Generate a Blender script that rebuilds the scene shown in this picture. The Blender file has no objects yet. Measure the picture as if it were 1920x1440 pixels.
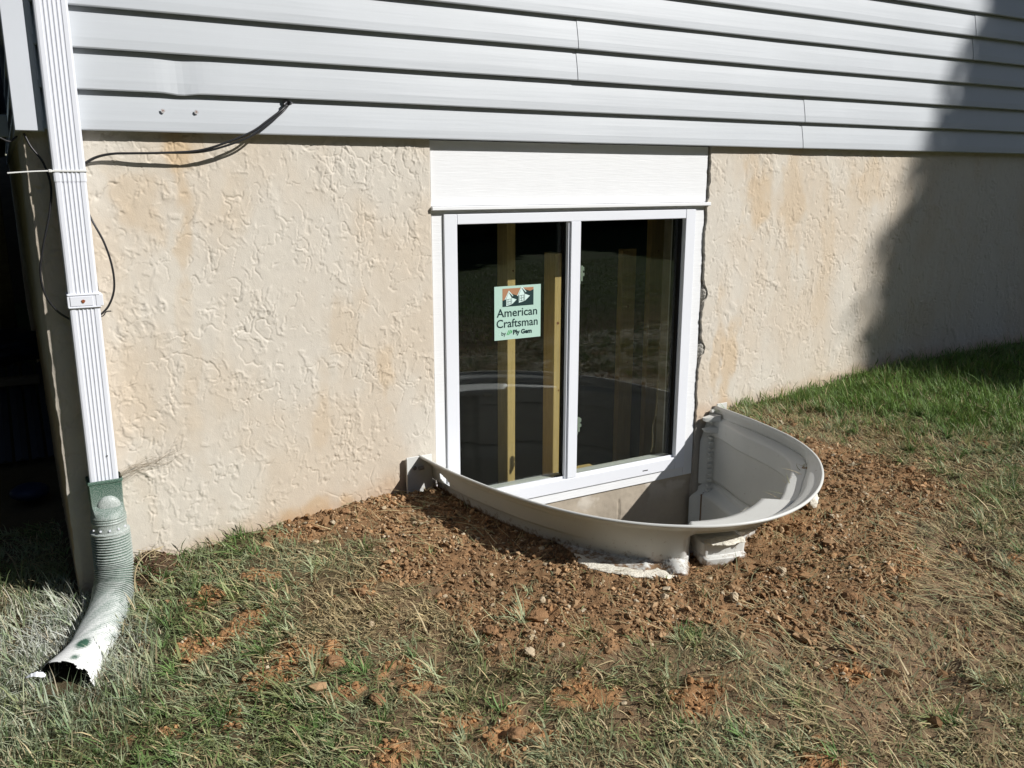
import bpy, math, random
import numpy as np
from mathutils import Matrix, Vector
R_ = math.radians
rng = np.random.default_rng(7)
random.seed(7)
SC = bpy.context.scene
COL = SC.collection

# ------------------------------------------------------------------ camera, sky, sun, exposure
cam = bpy.data.cameras.new('camera')
cam.sensor_width = 36.0
cam.lens = 1626.4 / 1920 * 36.0
cam.clip_start = 0.02
cam.clip_end = 500
camo = bpy.data.objects.new('camera', cam)
COL.objects.link(camo)
r_ = (0.86864, -0.49545, 0.00096)
u_ = (0.11314, 0.20026, 0.97319)
f_ = (0.48236, 0.84524, -0.23001)
camo.matrix_world = Matrix(((r_[0], u_[0], -f_[0], -1.3469), (r_[1], u_[1], -f_[1], -2.9484),
                            (r_[2], u_[2], -f_[2], -0.1383), (0, 0, 0, 1)))
SC.camera = camo

SUN = Vector((0.87, -1.0, 0.93)).normalized()      # towards the sun
el = math.asin(SUN.z)
az = math.atan2(SUN.x, SUN.y)
w = bpy.data.worlds.new('World')
SC.world = w
w.use_nodes = True
nt = w.node_tree
bg = nt.nodes['Background']
sky = nt.nodes.new('ShaderNodeTexSky')
sky.sky_type = 'NISHITA'
sky.sun_disc = False
sky.sun_elevation = el
sky.sun_rotation = az
sky.air_density = 1.0
sky.dust_density = 0.6
nt.links.new(sky.outputs[0], bg.inputs[0])
bg.inputs[1].default_value = 0.06
sl = bpy.data.lights.new('sun', 'SUN')
sl.energy = 4.9
sl.angle = R_(0.53)
sl.color = (1.0, 0.975, 0.935)
so = bpy.data.objects.new('sun', sl)
COL.objects.link(so)
so.location = (8, -9, 9)
so.rotation_euler = (-SUN).to_track_quat('-Z', 'Y').to_euler()
SC.view_settings.view_transform = 'Standard'
SC.view_settings.look = 'None'
SC.view_settings.gamma = 1
SC.view_settings.use_curve_mapping = False
SC.view_settings.exposure = 0.14
SC.cycles.max_bounces = 8
SC.cycles.transparent_max_bounces = 12

# ------------------------------------------------------------------ helpers
def tag(o, label=None, cat=None, group=None, kind=None):
    if label: o['label'] = label
    if cat: o['category'] = cat
    if group: o['group'] = group
    if kind: o['kind'] = kind
    return o

def empty(name, loc=(0, 0, 0), label=None, cat=None, group=None, parent=None):
    o = bpy.data.objects.new(name, None)
    COL.objects.link(o)
    o.empty_display_size = .05
    if parent:
        o.parent = parent
    o.location = loc
    return tag(o, label, cat, group)

def mesh_np(name, V, F, mat=None, parent=None, smooth=False, col=None, attrs=None):
    """V (n,3); F: (m,k) int array or list of face lists. World coordinates; re-centred on the parent."""
    me = bpy.data.meshes.new(name)
    V = np.asarray(V, dtype=np.float64)
    off = Vector((0, 0, 0))
    if parent is not None:
        off = parent_off(parent)
    V = V - np.array(off)
    if isinstance(F, np.ndarray):
        m, k = F.shape
        me.vertices.add(len(V)); me.vertices.foreach_set('co', V.astype(np.float32).ravel())
        me.loops.add(m * k); me.loops.foreach_set('vertex_index', F.astype(np.int32).ravel())
        me.polygons.add(m)
        me.polygons.foreach_set('loop_start', (np.arange(m) * k).astype(np.int32))
        me.polygons.foreach_set('loop_total', np.full(m, k, np.int32))
        me.update(calc_edges=True)
    else:
        me.from_pydata([tuple(v) for v in V], [], F)
        me.update()
    me.polygons.foreach_set('use_smooth', np.full(len(me.polygons), smooth))
    if col is not None:
        a = me.color_attributes.new('col', 'FLOAT_COLOR', 'POINT')
        c = np.ones((len(V), 4), np.float32); c[:, :3] = col
        a.data.foreach_set('color', c.ravel())
    if attrs:
        for n, v in attrs.items():
            a = me.attributes.new(n, 'FLOAT', 'POINT')
            a.data.foreach_set('value', np.asarray(v, np.float32))
    if mat is not None:
        me.materials.append(mat)
    o = bpy.data.objects.new(name, me)
    COL.objects.link(o)
    if parent is not None:
        o.parent = parent
    return o

def parent_off(p):
    v = Vector(p.location)
    while p.parent is not None:
        p = p.parent
        v = v + Vector(p.location)
    return v

class MB:
    """collects shapes in world coordinates, links them as one mesh object"""
    def __init__(s): s.v = []; s.f = []
    def add(s, V, F):
        b = len(s.v)
        s.v += [tuple(map(float, v)) for v in V]
        s.f += [[i + b for i in f] for f in F]
        return s
    def box(s, x0, x1, y0, y1, z0, z1):
        V = [(x0, y0, z0), (x1, y0, z0), (x1, y1, z0), (x0, y1, z0), (x0, y0, z1), (x1, y0, z1), (x1, y1, z1), (x0, y1, z1)]
        return s.add(V, [[0, 3, 2, 1], [4, 5, 6, 7], [0, 1, 5, 4], [1, 2, 6, 5], [2, 3, 7, 6], [3, 0, 4, 7]])
    def bbox(s, x0, x1, y0, y1, z0, z1, b=.002):
        """box with chamfered edges"""
        xs, ys, zs = (x0, x1), (y0, y1), (z0, z1)
        V = []; idx = {}
        for i in (0, 1):
            for j in (0, 1):
                for k in (0, 1):
                    X, Y, Z = xs[i], ys[j], zs[k]
                    dx, dy, dz = (b if i == 0 else -b), (b if j == 0 else -b), (b if k == 0 else -b)
                    idx[i, j, k] = len(V)
                    V += [(X, Y + dy, Z + dz), (X + dx, Y, Z + dz), (X + dx, Y + dy, Z)]
        F = []
        def fc(q):
            F.append(q)
        g = idx
        for i in (0, 1): fc([g[i, 0, 0], g[i, 0, 1], g[i, 1, 1], g[i, 1, 0]] if i == 0 else [g[i, 0, 0], g[i, 1, 0], g[i, 1, 1], g[i, 0, 1]])
        for j in (0, 1): fc([g[0, j, 0] + 1, g[1, j, 0] + 1, g[1, j, 1] + 1, g[0, j, 1] + 1] if j == 0 else [g[0, j, 0] + 1, g[0, j, 1] + 1, g[1, j, 1] + 1, g[1, j, 0] + 1])
        for k in (0, 1): fc([g[0, 0, k] + 2, g[0, 1, k] + 2, g[1, 1, k] + 2, g[1, 0, k] + 2] if k == 0 else [g[0, 0, k] + 2, g[1, 0, k] + 2, g[1, 1, k] + 2, g[0, 1, k] + 2])
        for i in (0, 1):
            for j in (0, 1): fc([g[i, j, 0], g[i, j, 1], g[i, j, 1] + 1, g[i, j, 0] + 1])
        for i in (0, 1):
            for k in (0, 1): fc([g[i, 0, k], g[i, 1, k], g[i, 1, k] + 2, g[i, 0, k] + 2])
        for j in (0, 1):
            for k in (0, 1): fc([g[0, j, k] + 1, g[1, j, k] + 1, g[1, j, k] + 2, g[0, j, k] + 2])
        for t in g.values(): fc([t, t + 1, t + 2])
        return s.add(V, F)
    def tube(s, pts, r, n=8, caps=True):
        P = np.array(pts, float); m = len(P)
        rr = np.full(m, r) if np.isscalar(r) else np.array(r)
        T = np.gradient(P, axis=0); T /= np.linalg.norm(T, axis=1)[:, None] + 1e-12
        up = np.array([0, 0, 1.0]) if abs(T[0][2]) < .9 else np.array([1.0, 0, 0])
        N = np.cross(T[0], up); N /= np.linalg.norm(N)
        V = []
        a = np.linspace(0, 2 * np.pi, n, endpoint=False)
        for i in range(m):
            N = N - T[i] * (N @ T[i]); N /= np.linalg.norm(N)
            B = np.cross(T[i], N)
            for t in a: V.append(P[i] + rr[i] * (np.cos(t) * N + np.sin(t) * B))
        F = [[i * n + j, i * n + (j + 1) % n, (i + 1) * n + (j + 1) % n, (i + 1) * n + j] for i in range(m - 1) for j in range(n)]
        if caps:
            F += [list(range(n))[::-1], [(m - 1) * n + j for j in range(n)]]
        return s.add(V, F)
    def build(s, name, mat, parent=None, smooth=False):
        o = mesh_np(name, np.array(s.v), s.f, mat, parent, smooth)
        import bmesh
        bm = bmesh.new(); bm.from_mesh(o.data)
        bmesh.ops.recalc_face_normals(bm, faces=bm.faces)
        bm.to_mesh(o.data); bm.free()
        return o

def spline(pts, n=12):
    P = np.array(pts, float)
    Q = np.vstack([2 * P[0] - P[1], P, 2 * P[-1] - P[-2]])
    out = []
    for i in range(1, len(Q) - 2):
        for t in np.linspace(0, 1, n, endpoint=False):
            a, b, c, d = Q[i - 1], Q[i], Q[i + 1], Q[i + 2]
            out.append(.5 * (2 * b + (c - a) * t + (2 * a - 5 * b + 4 * c - d) * t * t + (3 * b - a - 3 * c + d) * t ** 3))
    out.append(P[-1])
    return np.array(out)

# vectorised gradient noise
def _h(ix, iy, seed):
    n = (ix.astype(np.int64) * 374761393 + iy.astype(np.int64) * 668265263 + seed * 1442695041) & 0xffffffff
    n = ((n ^ (n >> 13)) * 1274126177) & 0xffffffff
    return (n ^ (n >> 16)) & 0xffff
def noise(x, y, seed=0):
    x = np.asarray(x, float); y = np.asarray(y, float)
    ix = np.floor(x); iy = np.floor(y); fx = x - ix; fy = y - iy
    def g(a, b):
        t = _h(ix + a, iy + b, seed) / 65536.0 * 2 * np.pi
        return np.cos(t) * (fx - a) + np.sin(t) * (fy - b)
    sx = fx * fx * fx * (fx * (fx * 6 - 15) + 10); sy = fy * fy * fy * (fy * (fy * 6 - 15) + 10)
    return ((g(0, 0) * (1 - sx) + g(1, 0) * sx) * (1 - sy) + (g(0, 1) * (1 - sx) + g(1, 1) * sx) * sy) * 1.5
def fbm(x, y, seed=0, o=4, gain=.5):
    r = 0; a = 1; t = 0
    for i in range(o):
        r = r + a * noise(x * 2 ** i, y * 2 ** i, seed + i * 17); t += a; a *= gain
    return r / t * 1.4
def sstep(a, b, x):
    t = np.clip((x - a) / (b - a), 0, 1)
    return t * t * (3 - 2 * t)
def poly_sd(x, y, P):
    """signed distance to polygon, positive inside"""
    P = np.array(P, float); x = np.asarray(x, float); y = np.asarray(y, float)
    d = np.full(x.shape, 1e9); ins = np.zeros(x.shape, bool)
    for i in range(len(P)):
        a = P[i]; b = P[(i + 1) % len(P)]
        ex, ey = b - a
        t = np.clip(((x - a[0]) * ex + (y - a[1]) * ey) / (ex * ex + ey * ey + 1e-12), 0, 1)
        d = np.minimum(d, np.hypot(x - a[0] - t * ex, y - a[1] - t * ey))
        c = (a[1] > y) != (b[1] > y)
        ins ^= c & (x < (b[0] - a[0]) * (y - a[1]) / (b[1] - a[1] + 1e-12) + a[0])
    return np.where(ins, d, -d)

# ------------------------------------------------------------------ materials
def mat(name, col=(.5, .5, .5), rough=.6, spec=.5, bump=None, metal=0.0, vary=None, attr=False, sheen=None):
    m = bpy.data.materials.new(name); m.use_nodes = True
    nt = m.node_tree; b = nt.nodes['Principled BSDF']
    b.inputs['Base Color'].default_value = (*col, 1)
    b.inputs['Roughness'].default_value = rough
    b.inputs['Specular IOR Level'].default_value = spec
    b.inputs['Metallic'].default_value = metal
    src = None
    if attr:
        a = nt.nodes.new('ShaderNodeAttribute'); a.attribute_name = 'col'
        src = a.outputs['Color']
    tc = nt.nodes.new('ShaderNodeTexCoord')
    if vary:
        sc, amt = vary[0], vary[1]
        n = nt.nodes.new('ShaderNodeTexNoise'); n.inputs['Scale'].default_value = sc
        n.inputs['Detail'].default_value = 6; n.inputs['Roughness'].default_value = .65
        mp = nt.nodes.new('ShaderNodeMapping')
        if len(vary) > 2: mp.inputs['Scale'].default_value = vary[2]
        nt.links.new(tc.outputs['Object'], mp.inputs[0]); nt.links.new(mp.outputs[0], n.inputs[0])
        r = nt.nodes.new('ShaderNodeMapRange'); r.inputs[3].default_value = 1 - amt; r.inputs[4].default_value = 1 + amt
        r.inputs[1].default_value = .25; r.inputs[2].default_value = .75
        nt.links.new(n.outputs[0], r.inputs[0])
        mx = nt.nodes.new('ShaderNodeVectorMath'); mx.operation = 'MULTIPLY'
        if src is None:
            rgb = nt.nodes.new('ShaderNodeRGB'); rgb.outputs[0].default_value = (*col, 1); src = rgb.outputs[0]
        nt.links.new(src, mx.inputs[0]); nt.links.new(r.outputs[0], mx.inputs[1])
        src = mx.outputs[0]
    if src is not None:
        nt.links.new(src, b.inputs['Base Color'])
    if bump:
        sc, st, dist = bump[:3]
        n = nt.nodes.new('ShaderNodeTexNoise'); n.inputs['Scale'].default_value = sc; n.inputs['Detail'].default_value = 5
        mp = nt.nodes.new('ShaderNodeMapping')
        if len(bump) > 3: mp.inputs['Scale'].default_value = bump[3]
        nt.links.new(tc.outputs['Object'], mp.inputs[0]); nt.links.new(mp.outputs[0], n.inputs[0])
        bp = nt.nodes.new('ShaderNodeBump'); bp.inputs['Strength'].default_value = st; bp.inputs['Distance'].default_value = dist
        nt.links.new(n.outputs[0], bp.inputs['Height']); nt.links.new(bp.outputs[0], b.inputs['Normal'])
    return m

M = {}
M['siding'] = mat('vinyl_siding', (.455, .48, .508), .5, .35, bump=(60, .25, .002, (.05, 1, 1.5)), vary=(3, .035))
M['post'] = mat('vinyl_corner', (.60, .63, .68), .5, .4, vary=(6, .03))
M['alu'] = mat('painted_downspout', (.74, .76, .82), .34, .5, vary=(9, .03))
M['frame'] = mat('window_vinyl', (.76, .78, .83), .35, .5, vary=(4, .02))
M['trim'] = mat('fibre_cement_trim', (.775, .785, .80), .7, .3, bump=(190, .5, .0018, (.07, 1, 1)), vary=(8, .025))
M['stucco'] = mat('stucco', attr=True, rough=.93, spec=.2, bump=(260, .35, .002), vary=(40, .05))
M['concrete'] = mat('concrete', (.36, .33, .28), .95, .2, bump=(120, .5, .003), vary=(9, .28))
M['mortar'] = mat('broken_mortar', (.42, .40, .36), .95, .2, bump=(220, .8, .004), vary=(60, .25))
M['well'] = mat('moulded_grey_plastic', (.62, .625, .60), .42, .4, bump=(300, .08, .001), vary=(5, .05))
def add_dirt(m):
    nt = m.node_tree; b = nt.nodes['Principled BSDF']; l = b.inputs['Base Color'].links[0]; src = l.from_socket
    a = nt.nodes.new('ShaderNodeAttribute'); a.attribute_name = 'dirt'
    tc = nt.nodes.new('ShaderNodeTexCoord'); n = nt.nodes.new('ShaderNodeTexNoise'); n.inputs['Scale'].default_value = 55; n.inputs['Detail'].default_value = 8; n.inputs['Roughness'].default_value = .7
    nt.links.new(tc.outputs['Object'], n.inputs[0])
    k = nt.nodes.new('ShaderNodeMath'); k.operation = 'MULTIPLY_ADD'; k.inputs[1].default_value = 5; k.inputs[2].default_value = -3.1
    nt.links.new(n.outputs[0], k.inputs[0])
    q = nt.nodes.new('ShaderNodeMath'); q.operation = 'ADD'; nt.links.new(k.outputs[0], q.inputs[0]); nt.links.new(a.outputs['Fac'], q.inputs[1]); q.use_clamp = True
    mx = nt.nodes.new('ShaderNodeMixRGB'); mx.inputs[2].default_value = (.20, .125, .07, 1); nt.links.new(src, mx.inputs[1]); nt.links.new(q.outputs[0], mx.inputs[0]); nt.links.new(mx.outputs[0], b.inputs['Base Color'])
M['soil'] = mat('soil', attr=True, rough=.97, spec=.15, bump=(330, .9, .004), vary=(90, .25))
M['crumb'] = mat('soil_crumb', attr=True, rough=.97, spec=.12, bump=(600, .5, .002), vary=(150, .18))
M['stone'] = mat('pale_stone', (.46, .37, .25), .8, .3, bump=(200, .5, .002), vary=(45, .25))
M['clod'] = mat('clay_clod', (.27, .155, .08), .96, .15, bump=(260, .9, .004), vary=(70, .25))
M['shell'] = mat('moulded_grey_plastic_soiled', (.62, .625, .60), .42, .4, bump=(300, .08, .001), vary=(5, .05)); add_dirt(M['shell'])
M['foam'] = mat('plastic_foam', (.76, .72, .62), .8, .3, bump=(150, .8, .004), vary=(30, .22))
M['cable'] = mat('black_cable', (.018, .018, .02), .42, .5)
M['tie'] = mat('white_nylon', (.72, .72, .70), .4, .5)
M['rust'] = mat('rust', (.24, .07, .025), .8, .3, vary=(300, .3))
M['steel'] = mat('bolt_steel', (.25, .25, .26), .4, .5, metal=.8)
M['dark'] = mat('dark_gap', (.012, .012, .013), .9, .1)
M['wood'] = mat('stud_wood', (.66, .48, .225), .75, .3, bump=(40, .3, .002, (6, 6, .4)), vary=(14, .2, (5, 5, .4)))
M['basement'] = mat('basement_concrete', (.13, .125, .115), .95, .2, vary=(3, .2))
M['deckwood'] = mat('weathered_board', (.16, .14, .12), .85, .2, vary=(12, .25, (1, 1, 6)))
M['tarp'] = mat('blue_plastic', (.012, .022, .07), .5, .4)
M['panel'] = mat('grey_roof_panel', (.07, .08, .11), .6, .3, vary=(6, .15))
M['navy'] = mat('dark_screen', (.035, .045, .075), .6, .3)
M['bark'] = mat('bark', (.10, .075, .055), .95, .2, bump=(30, .8, .02), vary=(8, .3))
M['sticker'] = mat('sticker_paper', (.42, .60, .52), .5, .3)
M['ink'] = mat('sticker_ink', (.012, .035, .035), .5, .3)
M['ink_tan'] = mat('sticker_tan', (.38, .20, .11), .5, .3)
M['ink_green'] = mat('sticker_green', (.03, .33, .07), .5, .3)
M['ink_pale'] = mat('sticker_pale', (.62, .78, .74), .5, .3)
M['clip'] = mat('sash_clip', (.30, .36, .33), .4, .4)
M['gasket'] = mat('black_gasket', (.01, .01, .011), .6, .3)
M['straw'] = mat('dry_straw', (.48, .39, .24), .8, .2, vary=(60, .2))
M['root'] = mat('grey_root', (.26, .21, .15), .9, .1, vary=(60, .3))
M['peat'] = mat('dark_peat', (.075, .042, .028), .98, .1, bump=(200, 1, .006), vary=(60, .4))

def leaf_mat(name, rough=.55, transl=.25):
    m = bpy.data.materials.new(name); m.use_nodes = True
    nt = m.node_tree; b = nt.nodes['Principled BSDF']; out = nt.nodes['Material Output']
    a = nt.nodes.new('ShaderNodeAttribute'); a.attribute_name = 'col'
    nt.links.new(a.outputs['Color'], b.inputs['Base Color'])
    b.inputs['Roughness'].default_value = rough; b.inputs['Specular IOR Level'].default_value = .35
    tr = nt.nodes.new('ShaderNodeBsdfTranslucent'); nt.links.new(a.outputs['Color'], tr.inputs[0])
    mx = nt.nodes.new('ShaderNodeMixShader'); mx.inputs[0].default_value = transl
    nt.links.new(b.outputs[0], mx.inputs[1]); nt.links.new(tr.outputs[0], mx.inputs[2]); nt.links.new(mx.outputs[0], out.inputs[0])
    return m
M['grass'] = leaf_mat('grass_blades')
M['leaf'] = leaf_mat('tree_leaves')

def glass_mat():
    m = bpy.data.materials.new('window_glass'); m.use_nodes = True
    nt = m.node_tree; nt.nodes.remove(nt.nodes['Principled BSDF']); out = nt.nodes['Material Output']
    t = nt.nodes.new('ShaderNodeBsdfTransparent'); t.inputs[0].default_value = (.87, .885, .84, 1)
    g = nt.nodes.new('ShaderNodeBsdfGlossy'); g.inputs['Roughness'].default_value = 0.0; g.inputs[0].default_value = (.93, .97, 1, 1)
    lw = nt.nodes.new('ShaderNodeLayerWeight'); lw.inputs[0].default_value = .5
    pw = nt.nodes.new('ShaderNodeMath'); pw.operation = 'POWER'; pw.inputs[1].default_value = 5
    ma = nt.nodes.new('ShaderNodeMath'); ma.operation = 'MULTIPLY_ADD'; ma.inputs[1].default_value = .93; ma.inputs[2].default_value = .068
    mx = nt.nodes.new('ShaderNodeMixShader')
    nt.links.new(lw.outputs['Facing'], pw.inputs[0]); nt.links.new(pw.outputs[0], ma.inputs[0]); nt.links.new(ma.outputs[0], mx.inputs[0])
    nt.links.new(t.outputs[0], mx.inputs[1]); nt.links.new(g.outputs[0], mx.inputs[2]); nt.links.new(mx.outputs[0], out.inputs[0])
    return m
M['glass'] = glass_mat()

def elbow_mat():
    """green plastic under white overspray; the 'paint' attribute says how much paint a spot carries"""
    m = bpy.data.materials.new('green_plastic_with_overspray'); m.use_nodes = True
    nt = m.node_tree; b = nt.nodes['Principled BSDF']
    a = nt.nodes.new('ShaderNodeAttribute'); a.attribute_name = 'paint'
    tc = nt.nodes.new('ShaderNodeTexCoord')
    n = nt.nodes.new('ShaderNodeTexNoise'); n.inputs['Scale'].default_value = 330; n.inputs['Detail'].default_value = 5
    nt.links.new(tc.outputs['Object'], n.inputs[0])
    s = nt.nodes.new('ShaderNodeMath'); s.operation = 'MULTIPLY_ADD'; s.inputs[1].default_value = 1.1; s.inputs[2].default_value = -.55
    nt.links.new(n.outputs[0], s.inputs[0])
    ad = nt.nodes.new('ShaderNodeMath'); ad.operation = 'ADD'; ad.use_clamp = True
    nt.links.new(s.outputs[0], ad.inputs[0]); nt.links.new(a.outputs['Fac'], ad.inputs[1])
    mx = nt.nodes.new('ShaderNodeMixRGB'); mx.inputs[1].default_value = (.045, .11, .075, 1); mx.inputs[2].default_value = (.72, .73, .72, 1)
    nt.links.new(ad.outputs[0], mx.inputs[0]); nt.links.new(mx.outputs[0], b.inputs['Base Color'])
    b.inputs['Roughness'].default_value = .5
    return m
M['elbow'] = elbow_mat()
M['elbow_in'] = mat('pipe_inside', (.01, .012, .011), .7, .2)

# ------------------------------------------------------------------ ground height and zones
ZX = [-60, -6, -2.2, -1.3, -1.14, -.77, -.48, -.19, .2, 1.0, 1.45, 2.0, 2.6, 3.9, 8, 60]
ZZ = [-1.75, -1.62, -1.5, -1.468, -1.446, -1.36, -1.335, -1.30, -1.29, -1.25, -1.205, -1.175, -1.115, -1.09, -1.0, -.8]
def base(x, y):
    zw = np.interp(x, ZX, ZZ)
    zs = np.interp(x, [-60, -1.5, 0, 1.5, 4, 60], [-1.7, -1.5, -1.33, -1.22, -1.08, -.8])
    t = np.clip(-y / 1.2, 0, 1); t = t * t * (3 - 2 * t)
    return zw * (1 - t) + zs * t - .055 * np.clip(-y, 0, 7)
P_SOIL = [(-.18, .03), (-.41, .03), (-.56, .02), (-.70, -.02), (-.68, -.12), (-.49, -.17), (-.4, -.35), (-.4, -.57), (-.33, -.71), (-.34, -.9), (-.29, -1.09), (-.17, -1.18), (.03, -1.25), (.22, -1.32), (.38, -1.4), (.54, -1.47), (.75, -1.48), (.94, -1.43), (1.19, -1.25), (1.62, -1.12), (1.74, -.95), (1.64, -.77), (1.54, -.6), (1.50, -.3), (1.47, .02), (1.46, .07), (.6, .1)]
P_MUD = [(.35, -1.30), (.25, -1.5), (.27, -1.74), (.41, -1.84), (.6, -1.84), (.88, -1.78), (1.15, -1.65), (1.35, -1.42), (1.3, -1.25), (1.1, -1.3), (.95, -1.4)]
P_DRY = [(1.55, -.09), (1.89, -.17), (1.97, -.47), (1.95, -.85), (1.8, -1.1), (1.62, -1.05), (1.5, -.78), (1.45, -.5)]
P_STRAW = [(-.63, -.46), (-.48, -.40), (-.38, -.61), (-.28, -.76), (-.30, -.92), (-.41, -.9), (-.56, -.8), (-.72, -.67)]
P_LUSH = [(1.5, .1), (6, .1), (8, -1.5), (3.3, -1.5), (2.6, -1.15), (2.2, -.85), (1.95, -.42), (1.7, -.12)]
P_WHITE = [(-1.9, .6), (-1.29, .1), (-1.15, -.15), (-1.08, -.42), (-1.15, -.72), (-1.38, -.8), (-1.9, -.7)]
CLAY = [(-.79, -.31, .05), (-.94, -.27, .05), (-.96, -.55, .05), (-.85, -.51, .05), (-.83, -.8, .10), (-.71, -.81, .05), (-1.01, -.9, .06), (-1.05, -.93, .05), (-1.15, -.82, .035), (-.51, -.57, .045), (-.54, -1.05, .06), (-.57, -.93, .05), (-.44, -1.33, .06), (-1.04, -.51, .04), (.44, -1.60, .07), (-.89, -.82, .07), (-.7, -.95, .05), (-.39, -1.41, .05), (-1.02, -.57, .05), (-.2, -1.34, .06), (-.49, -1.21, .05), (.05, -1.5, .08), (1.3, -1.52, .06), (2.15, -.9, .05), (1.95, -1.2, .05), (.1, -1.8, .06), (2.0, -1.6, .08), (-.7, -1.25, .05)]

def zone(x, y):
    """pigment zones of the ground: soil, mud, dry, straw, lush, white, clay (0..1)"""
    n1 = fbm(x * 5, y * 5, 3, 4) * .12; n2 = fbm(x * 14, y * 14, 9, 3) * .05
    d = n1 + n2
    z = {}
    z['soil'] = sstep(-.03, .03, poly_sd(x, y, P_SOIL) + d * .8)
    z['mud'] = sstep(-.06, .06, poly_sd(x, y, P_MUD) + d)
    z['dry'] = sstep(-.08, .08, poly_sd(x, y, P_DRY) + d)
    z['straw'] = sstep(-.06, .06, poly_sd(x, y, P_STRAW) + d)
    z['lush'] = sstep(-.22, .24, poly_sd(x, y, P_LUSH) + 2.4 * d)
    z['white'] = sstep(-.10, .10, poly_sd(x, y, P_WHITE) + d)
    c = np.zeros_like(x)
    for cx, cy, r in CLAY:
        c = np.maximum(c, sstep(-.022, .022, r * .86 - np.hypot(x - cx, (y - cy) * 1.1) + n1 * .75 + n2 * 1.3))
    z['clay'] = c
    return z

# window well outline (plan), as measured along its rim
RIM = spline([(-.075, .0), (-.066, -.10), (-.044, -.278), (.013, -.529), (.091, -.741), (.187, -.899), (.305, -1.015), (.448, -1.096), (.62, -1.128), (.802, -1.095), (.985, -1.005), (1.15, -.87), (1.268, -.72), (1.352, -.533), (1.402, -.29), (1.422, -.10), (1.428, .0)], 14)
RIM_L = np.r_[0, np.cumsum(np.linalg.norm(np.diff(RIM, axis=0), axis=1))]
NW = 300
rs = np.linspace(0, RIM_L[-1], NW)
RX = np.interp(rs, RIM_L, RIM[:, 0]); RY = np.interp(rs, RIM_L, RIM[:, 1])
_T = np.stack([np.gradient(RX), np.gradient(RY)], 1); _T /= np.linalg.norm(_T, axis=1)[:, None]
RN = np.stack([_T[:, 1], -_T[:, 0]], 1)              # outward
if RN[NW // 2][1] > 0: RN = -RN

def well_off(z):
    """offset (outward +) of the moulded wall at height z for every station of the rim"""
    x = RX; y = RY
    right = sstep(.36, .40, x) * (y < 0)                   # front-right and right part carries the moulded steps
    leftw = 1 - sstep(-.02, .16, x)
    u = -1.175 - z                                           # depth under the rim
    rw = right * sstep(-.95, -.6, y)
    o = -.026 * sstep(0, .03, u) * (1 - .9 * rw) - .35 * np.clip(u - .02, 0, .14) * (1 - .55 * leftw) * (1 - .75 * right)
    o = o + .014 * rw * sstep(0, .045, u) - .030 * right * (1 - rw) * sstep(.004, .045, u)
    # shallow ledges of the left wing
    o = o - leftw * (.012 * sstep(.035, .045, u) + .016 * sstep(.10, .112, u))
    # right side: ledge that steps inwards under the rim band
    pocket = sstep(.385, .41, x) * (1 - sstep(.935, .950, x)) * (y < -.6)
    end = sstep(-.03, -.30, y)
    D = right * (.058 * np.where(y < -.6, 1, .25 + .75 * end) + .060 * pocket)
    o = o - D * np.clip((u - .050) / .012, 0, 1)
    # white step that comes back out below the pocket
    st = sstep(.405, .43, x) * (1 - sstep(.74, .78, x)) * (y < -.6)
    notch = 1 - .75 * sstep(.60, .606, x) * (1 - sstep(.618, .624, x))
    o = o + st * notch * (.108 - .05 * sstep(.60, .62, x)) * sstep(.082, .094, u)
    o = o + right * .018 * sstep(.135, .142, u)
    # base ledge of the plain front
    fr = (1 - sstep(.36, .40, x)) * sstep(.06, .16, x) * (y < -.5)
    o = o + fr * .085 * sstep(.150, .160, u + .012 * np.sin(x * 60) * (x > .25))
    # deep rings further down, seen inside
    o = o - .05 * sstep(.40, .43, u) + .05 * sstep(.60, .62, u) + .026 * sstep(.365, .370, u) * (1 - sstep(.376, .381, u))
    o = o - .05 * sstep(.80, .83, u)
    return o
SOILZ = np.interp(rs / RIM_L[-1], [0, .18, .45, .55, .62, .72, .8, 1], [-1.322, -1.340, -1.346, -1.284, -1.263, -1.236, -1.208, -1.20])
WOFF = np.array([well_off(z)[i] for i, z in enumerate(SOILZ)])
WPX = RX + RN[:, 0] * WOFF; WPY = RY + RN[:, 1] * WOFF
WELL_POLY = np.stack([WPX, WPY], 1)

def height(x, y, detail=True):
    z = zone(x, y)
    h = base(x, y)
    near = np.clip(1.2 - np.hypot(x - .65, (y + .5)) * .45, 0, 1)
    h = h + .012 * fbm(x * 1.7, y * 1.7, 21, 3)
    # soil heaped a little against the well and the wall
    sd = -poly_sd(x, y, WELL_POLY)
    i = np.zeros(x.shape)
    near_w = sd < .35
    if near_w.any():
        xx = x[near_w]; yy = y[near_w]
        k = np.argmin((xx[:, None] - WPX[None, ::5]) ** 2 + (yy[:, None] - WPY[None, ::5]) ** 2, axis=1)
        t = 1 - sstep(0, .33, sd[near_w])
        h[near_w] = h[near_w] * (1 - t) + (SOILZ[::5][k] + .006 * fbm(xx * 9, yy * 9, 5, 3)) * t
    h = h + z['soil'] * .014 * np.abs(fbm(x * 7, y * 7, 31, 4))
    h = h + z['soil'] * (.010 * fbm(x * 22, y * 22, 33, 3))
    h = h + z['clay'] * (.006 + .010 * fbm(x * 30, y * 30, 35, 3))
    h = h + z['mud'] * (-.012 + .006 * fbm(x * 24, y * 10, 36, 3))
    # dark heap beside the drain pipe
    h = h + .085 * np.exp(-(((x + 1.075) / .075) ** 2 + ((y + .02) / .075) ** 2)) * (y < .02)
    if detail:
        h = h + (1 - z['soil']) * .006 * fbm(x * 11, y * 11, 37, 3)
        h = h + (z['soil'] + z['clay']).clip(0, 1) * .0045 * fbm(x * 70, y * 70, 39, 2)
    return h

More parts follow.
